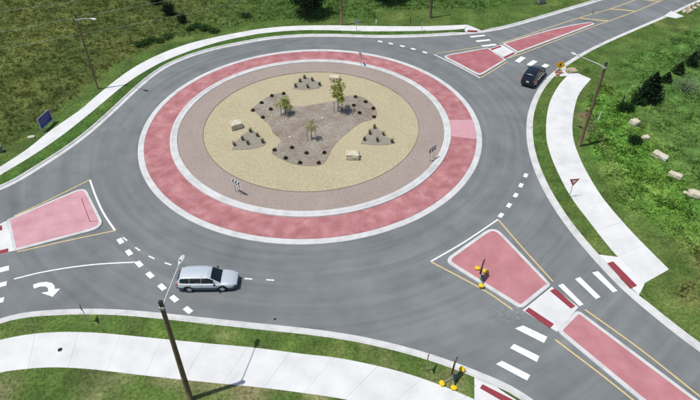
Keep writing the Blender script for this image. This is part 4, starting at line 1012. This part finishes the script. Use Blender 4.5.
# ================================================================= CARS
def interp(tab, x): 
    a = np.array(tab); return float(np.interp(x, a[:,0], a[:,1]))
def grid_mesh(fn, us, vs_, mb, flip=False, mi=0):
    n, k = len(us), len(vs_); V = [fn(u, v) for u in us for v in vs_]; Fs = []
    for i in range(n-1):
        for j in range(k-1):
            q = (i*k+j, (i+1)*k+j, (i+1)*k+j+1, i*k+j+1); Fs.append(q[::-1] if flip else q)
    mb.add(V, Fs, mi)
def car(spec, name, label, cat, px, heading, paint, lower):
    x, y = px; root = tag(empty(name, (x, y, 0.0), heading), label, cat); root.scale = (spec['scale'],)*3
    W, ZT, ZB, RZ, RW = spec['W'], spec['ZT'], spec['ZB'], spec['RZ'], spec['RW']
    x0, x1 = W[0][0], W[-1][0]; wr = spec['wheel_r']; wx = spec['wheel_x']; tw = spec['track']
    # lower body: closed loft of cross sections
    def sec(xx):
        w_, zt, zb = interp(W, xx), interp(ZT, xx), interp(ZB, xx); h = zt-zb
        half = [(0,zb),(.80*w_,zb),(.93*w_,zb+.05*h),(.985*w_,zb+.22*h),(1.0*w_,zb+.50*h),(.985*w_,zb+.78*h),(.95*w_,zt-.055*h),(.88*w_,zt),(.60*w_,zt+.030),(.30*w_,zt+.045),(0,zt+.05)]
        return half+[(-a, b) for a, b in half[-2:0:-1]]
    stx = sorted(set(list(np.linspace(x0, x1, 34))+[x0+.04, x1-.04, x0+.12, x1-.12]))
    vs, fs = [], []; k = len(sec(0))
    for s_ in stx: vs += [(s_, a, b) for a, b in sec(s_)]
    for i in range(len(stx)-1):
        for j in range(k): fs.append((i*k+j, (i+1)*k+j, (i+1)*k+(j+1)%k, i*k+(j+1)%k))
    fs += [tuple(range(k)), tuple(reversed(range((len(stx)-1)*k, len(stx)*k)))]
    body = MB().add(vs, fs).build('body', [M[paint], M[lower], M['trim']], root, smooth=True)
    me = body.data; bm = bmesh.new(); bm.from_mesh(me); bmesh.ops.recalc_face_normals(bm, faces=bm.faces); bm.to_mesh(me); bm.free()
    cut = MB()
    for wx_ in wx: cut.tube([(wx_, -1.2, wr), (wx_, -tw+.26, wr)], wr*1.14, 28); cut.tube([(wx_, tw-.26, wr), (wx_, 1.2, wr)], wr*1.14, 28)
    co = cut.build('cutter', M['trim']); bmx = bmesh.new(); bmx.from_mesh(co.data); bmesh.ops.recalc_face_normals(bmx, faces=bmx.faces); bmx.to_mesh(co.data); bmx.free()
    root.rotation_euler = (0,0,0); root.location = (0,0,0)
    bmod = body.modifiers.new('b', 'BOOLEAN'); bmod.object = co; bmod.operation = 'DIFFERENCE'; bmod.solver = 'EXACT'
    bpy.context.view_layer.update(); dg = bpy.context.evaluated_depsgraph_get()
    nm = bpy.data.meshes.new_from_object(body.evaluated_get(dg)); body.modifiers.clear(); body.data = nm
    bpy.data.objects.remove(co); root.rotation_euler = (0,0,heading); root.location = (x, y, 0)
    if len(nm.materials) < 3:
        nm.materials.clear(); [nm.materials.append(M[q]) for q in (paint, lower, 'trim')]
    zl = spec['lower_tone_z']
    for p in nm.polygons:
        c_ = p.center
        inarch = any(abs(math.hypot(c_.x-a, c_.z-wr)-wr*1.14) < .03 or (math.hypot(c_.x-a, c_.z-wr) < wr*1.16 and abs(abs(c_.y)-(tw-.26)) < .02) for a in wx)
        inarch = all(math.hypot(nm.vertices[i].co.x-a, nm.vertices[i].co.z-wr) < wr*1.14+.012 for i in p.vertices for a in [min(wx, key=lambda q: abs(q-c_.x))])
        p.material_index = 2 if inarch else (1 if c_.z < zl else 0)
        p.use_smooth = not inarch
    # greenhouse: S(x,t), t 0..1 from beltline to roof centre
    def S(xx, t, sgn=1, off=0.0):
        zb = interp(ZT, xx)-.02; zr = interp(RZ, xx); wb = interp(W, xx)*.90; wr_ = interp(RW, xx); h = max(zr-zb, .001)
        pts = [(wb, zb), (wb*.6+wr_*.4+.012, zb+.45*h), (wr_+.01, zb+.86*h), (wr_-.06, zb+.965*h), (wr_-.20, zr), (wr_*.4, zr+.022), (0, zr+.028)]
        ts = [0,.25,.5,.58,.68,.85,1.0]
        yy = np.interp(t, ts, [p[0] for p in pts]); zz = np.interp(t, ts, [p[1] for p in pts])
        return Vector((xx, sgn*float(yy), float(zz)))
    def So(xx, t, sgn, off):
        e_ = .015; a = S(xx+e_, t, sgn)-S(xx-e_, t, sgn); b = S(xx, min(1, t+e_), sgn)-S(xx, max(0, t-e_), sgn)
        n = a.cross(b); n = n if n.length > 1e-9 else Vector((0,0,1)); n.normalize()
        if n.z < -.05 or (abs(n.z) <= .05 and n.y*sgn < 0): n = -n
        if n.z < 0 and n.y*sgn < 0: n = -n
        return S(xx, t, sgn)+n*off
    gx0, gx1 = RZ[0][0], RZ[-1][0]
    us = np.linspace(gx0, gx1, 46); tt = [0,.12,.25,.38,.5,.54,.58,.63,.68,.76,.85,1.0]
    gm = MB(); grid_mesh(lambda u, v: S(u, v, 1), us, tt, gm); grid_mesh(lambda u, v: S(u, v, -1), us, tt, gm, True)
    roof = gm.build('roof', M[paint], root, smooth=True)
    def pane(nm_, xa, xb, ta, tb, sgn, nx=8, ny=6, slant=(0,0)):
        m = MB(); f = lambda u, v: So(u+slant[0]*(1-(v-ta)/(tb-ta+1e-9))+0, v, sgn, .010)
        grid_mesh(f, np.linspace(xa, xb, nx), np.linspace(ta, tb, ny), m, sgn < 0); return m.build(nm_, M['glass'], root, smooth=True)
    for sgn in (1, -1):
        for xa, xb, sl in spec['side_windows']: pane('side_window', xa, xb, .07, .475, sgn, 9, 5, (sl,0))
    def screen(nm_, xa, xb, tmin):
        m = MB()
        def f(u, v):
            sgn = 1 if v >= 0 else -1; return So(u, 1-abs(v)*(1-tmin), sgn, .012)
        grid_mesh(f, np.linspace(xa, xb, 12), np.linspace(-1, 1, 21), m); return m.build(nm_, M['glass'], root, smooth=True)
    screen('windshield', *spec['windshield'], .56); screen('rear_window', *spec['rear_window'], .56)
    # wheels
    for a in wx:
        for sgn in (1, -1):
            m = MB(); prof = [(wr*.66,-.10),(wr*.93,-.105),(wr,-.075),(wr,.075),(wr*.93,.105),(wr*.66,.10)]; vs, fs = [], []; n = 28
            for i in range(n):
                q = 2*math.pi*i/n; vs += [(r_*math.cos(q), z_, r_*math.sin(q)) for r_, z_ in prof]
            kk_ = len(prof)
            for i in range(n):
                for j in range(kk_): fs.append((i*kk_+j, i*kk_+(j+1)%kk_, ((i+1)%n)*kk_+(j+1)%kk_, ((i+1)%n)*kk_+j))
            wh = empty('wheel', (a, sgn*(tw-.115), wr)); wh.parent = root
            m.add(vs, fs).build('tyre', M['tyre'], wh, smooth=True)
            rm = MB(); yo = sgn*.07
            rm.tube([(0,-.06*sgn,0),(0,yo*.4,0)], wr*.665, 24)
            for i in range(5):
                q = 2*math.pi*i/5; d = Vector((math.cos(q),0,math.sin(q))); pz = Vector((-math.sin(q),0,math.cos(q)))
                b_ = [d*.03-pz*.035, d*.03+pz*.035, d*wr*.64+pz*.05, d*wr*.64-pz*.05]
                rm.add([p+Vector((0,yo*.4,0)) for p in b_]+[p+Vector((0,yo*1.2,0)) for p in b_], [(0,1,2,3),(7,6,5,4),(0,4,5,1),(1,5,6,2),(2,6,7,3),(3,7,4,0)])
            rm.tube([(0,yo*.3,0),(0,yo*1.35,0)], .055, 12)
            rm.build('rim', M['rim'], wh)
    bx = lambda nm_, c_, d_, m_, b_=.02, par=None, rz=0: MB().box(c_, d_, rz).build(nm_, M[m_], par or root, bevel=b_)
    wmir, zmir = interp(W, spec['mirror_x'])+.04, spec['mirror_z']
    for sgn in (1, -1):
        bx('mirror', (spec['mirror_x'], sgn*(wmir+.05), zmir), (.13,.22,.15), spec.get('mirror_m', 'trim'), .04)
        wf = interp(W, x1-.16); wb_ = interp(W, x0+.10)
        bx('headlight', (x1-.155, sgn*(wf-.17), interp(ZT, x1-.16)-.055), (.26,.26,.10), 'head', .03, rz=-sgn*.5)
        bx('taillight', (x0+.085, sgn*(wb_-.085), spec['tail_z']), (.20,.17,spec['tail_h']), 'tail', .03, rz=sgn*.2)
        bx('foglight', (x1-.05, sgn*.52, .40), (.10,.13,.08), 'head', .03)
        if spec.get('rails'):
            xa, xb = spec['rails']; pts = [So(xa+(xb-xa)*i/8, .60, sgn, .045 if 0 < i < 8 else .0) for i in range(9)]
            MB().tube(pts, .016, 6).build('roof_rail', M[spec['rail_m']], root, smooth=True)
        for hx in spec['handles']: bx('door_handle', (hx, sgn*(interp(W, hx)*.975+.005), interp(ZT, hx)-.12), (.15,.022,.026), paint, .0)
        for dx in spec['door_gaps']:
            w_ = interp(W, dx); zt, zb = interp(ZT, dx), interp(ZB, dx); h = zt-zb
            q = [(.985*w_,zb+.22*h),(1.0*w_,zb+.50*h),(.985*w_,zb+.78*h),(.95*w_,zt-.055*h)]
            m = MB(); vs = [(dx+s_, sgn*(a+.004), b) for a, b in q for s_ in (-.008,.008)]
            m.add(vs, [(2*i, 2*i+1, 2*i+3, 2*i+2) for i in range(3)]).build('door_gap', M['trim'], root)
    bx('grille', (x1-.022, 0, interp(ZT, x1-.05)-.10), (.05,.80,.13), 'trim', .02)
    bx('lower_intake', (x1-.015, 0, .40), (.05,.75,.12), 'trim', .02)
    bx('licence_plate', (x0-.004, 0, spec['plate_z']), (.02,.32,.16), 'signwhite', .004)
    bx('rear_bumper', (x0+.05, 0, .47), (.18, 2*interp(W, x0+.06)-.06, .20), spec['bumper'], .05)
    bx('front_bumper', (x1-.06, 0, .42), (.16, 2*interp(W, x1-.05)-.10, .18), spec['bumper'], .05)
    for s_ in (-.30, .18):
        p0 = So(spec['windshield'][1]-.03, .9, 1 if s_ > 0 else -1, .02)
        MB().tube([(p0.x, s_, p0.z+.012), (p0.x-.20, s_+.42, p0.z+.13)], .008, 5).build('wiper', M['trim'], root)
    return root
WAGON = dict(scale=.955, W=[(-2.39,.66),(-2.33,.76),(-2.15,.83),(-1.6,.875),(0,.885),(1.4,.88),(1.9,.85),(2.18,.76),(2.33,.62),(2.40,.48)],
    ZT=[(-2.39,.78),(-2.33,.94),(-2.1,.99),(-1,.96),(.6,.93),(1.0,.91),(1.7,.84),(2.15,.74),(2.35,.64),(2.40,.56)],
    ZB=[(-2.39,.38),(-2.2,.28),(-1.9,.24),(1.9,.22),(2.2,.26),(2.40,.32)],
    RZ=[(-2.36,.95),(-2.24,1.18),(-2.08,1.40),(-1.85,1.50),(-1.2,1.545),(-.4,1.56),(.15,1.53),(.40,1.45),(1.20,.905)],
    RW=[(-2.36,.70),(-2.1,.62),(-1.6,.64),(-.4,.66),(.3,.64),(.7,.68),(1.20,.74)],
    wheel_r=.335, wheel_x=(-1.39,1.215), track=.87, lower_tone_z=.57, side_windows=[(-2.02,-1.28,0),(-1.245,-.36,0),(-.325,.62,0.0)], windshield=(.42,1.14), rear_window=(-2.30,-2.07),  # grey band reaches above the cladding, its colour also painting the lower flank's shade
    mirror_x=.70, mirror_z=.98, mirror_m='trim', tail_z=.82, tail_h=.30, rails=(-1.85,.05), rail_m='galv', handles=(-.95,.0), door_gaps=(.78,-.34,-1.24), plate_z=.74, bumper='cladding')
SUVS = dict(scale=.97, W=[(-2.26,.74),(-2.20,.82),(-2.0,.88),(-1.4,.905),(0,.91),(1.3,.905),(1.8,.88),(2.10,.79),(2.24,.66),(2.30,.54)],
    ZT=[(-2.26,.86),(-2.20,1.03),(-2.0,1.08),(-1,1.06),(.6,1.04),(.95,1.03),(1.6,.99),(2.05,.90),(2.24,.78),(2.30,.66)],
    ZB=[(-2.26,.42),(-2.1,.33),(-1.8,.28),(1.8,.28),(2.1,.32),(2.30,.38)],
    RZ=[(-2.23,1.05),(-2.10,1.34),(-1.96,1.60),(-1.75,1.68),(-1.0,1.73),(-.3,1.74),(.05,1.71),(.30,1.63),(.98,1.04)],
    RW=[(-2.23,.76),(-2.0,.68),(-1.5,.69),(-.3,.70),(.2,.68),(.6,.72),(.98,.78)],
    wheel_r=.36, wheel_x=(-1.32,1.34), track=.89, lower_tone_z=.48, side_windows=[(-1.84,-1.26,0),(-1.18,-.36,0),(-.28,.50,0.0)], windshield=(.32,.92), rear_window=(-2.19,-1.97),
    mirror_x=.66, mirror_z=1.12, mirror_m='navy', tail_z=1.0, tail_h=.26, rails=(-1.7,.0), rail_m='trim', handles=(-.92,.02), door_gaps=(.74,-.32,-1.22), plate_z=.80, bumper='trim')
wa, wb2 = np.array(G(190,292.2)), np.array(G(222.6,291.6))
cw = (wa+wb2)/2+np.array([.08,.76]); hd_ = math.atan2(*(wb2-wa)[::-1])
car(WAGON, 'station_wagon', 'silver station wagon with grey lower panels driving round the near side', 'car', tuple(cw), hd_, 'silver', 'cladding')
rr_ = (np.array(G(520,86.4))+np.array(G(533.3,90)))/2; ha = R_(57); cs2 = rr_+np.array([math.cos(ha), math.sin(ha)])*2.25+np.array([-math.sin(ha), math.cos(ha)])*.06
car(SUVS, 'sport_utility_vehicle', 'black sport utility vehicle leaving over the far right crosswalk', 'car', tuple(cs2), ha, 'navy', 'trim')

# every repeat gets its own label, counted from the left of its group
ORD = ['leftmost','second from left','third from left','fourth from left','fifth from left','sixth from left','seventh from left','eighth from left','ninth from left','rightmost']
byl = {}
for o in C.objects:
    if o.parent is None and 'label' in o and 'group' in o: byl.setdefault(o['label'], []).append(o)
for lab, os_ in byl.items():
    if len(os_) > 1:
        os_.sort(key=lambda o: (o.location.x-CAM[0])/((o.location.y-CAM[1])*_ct+CAM[2]*_st))
        for i, o in enumerate(os_): o['label'] = (ORD[i] if i < len(os_)-1 else 'rightmost')+' '+lab
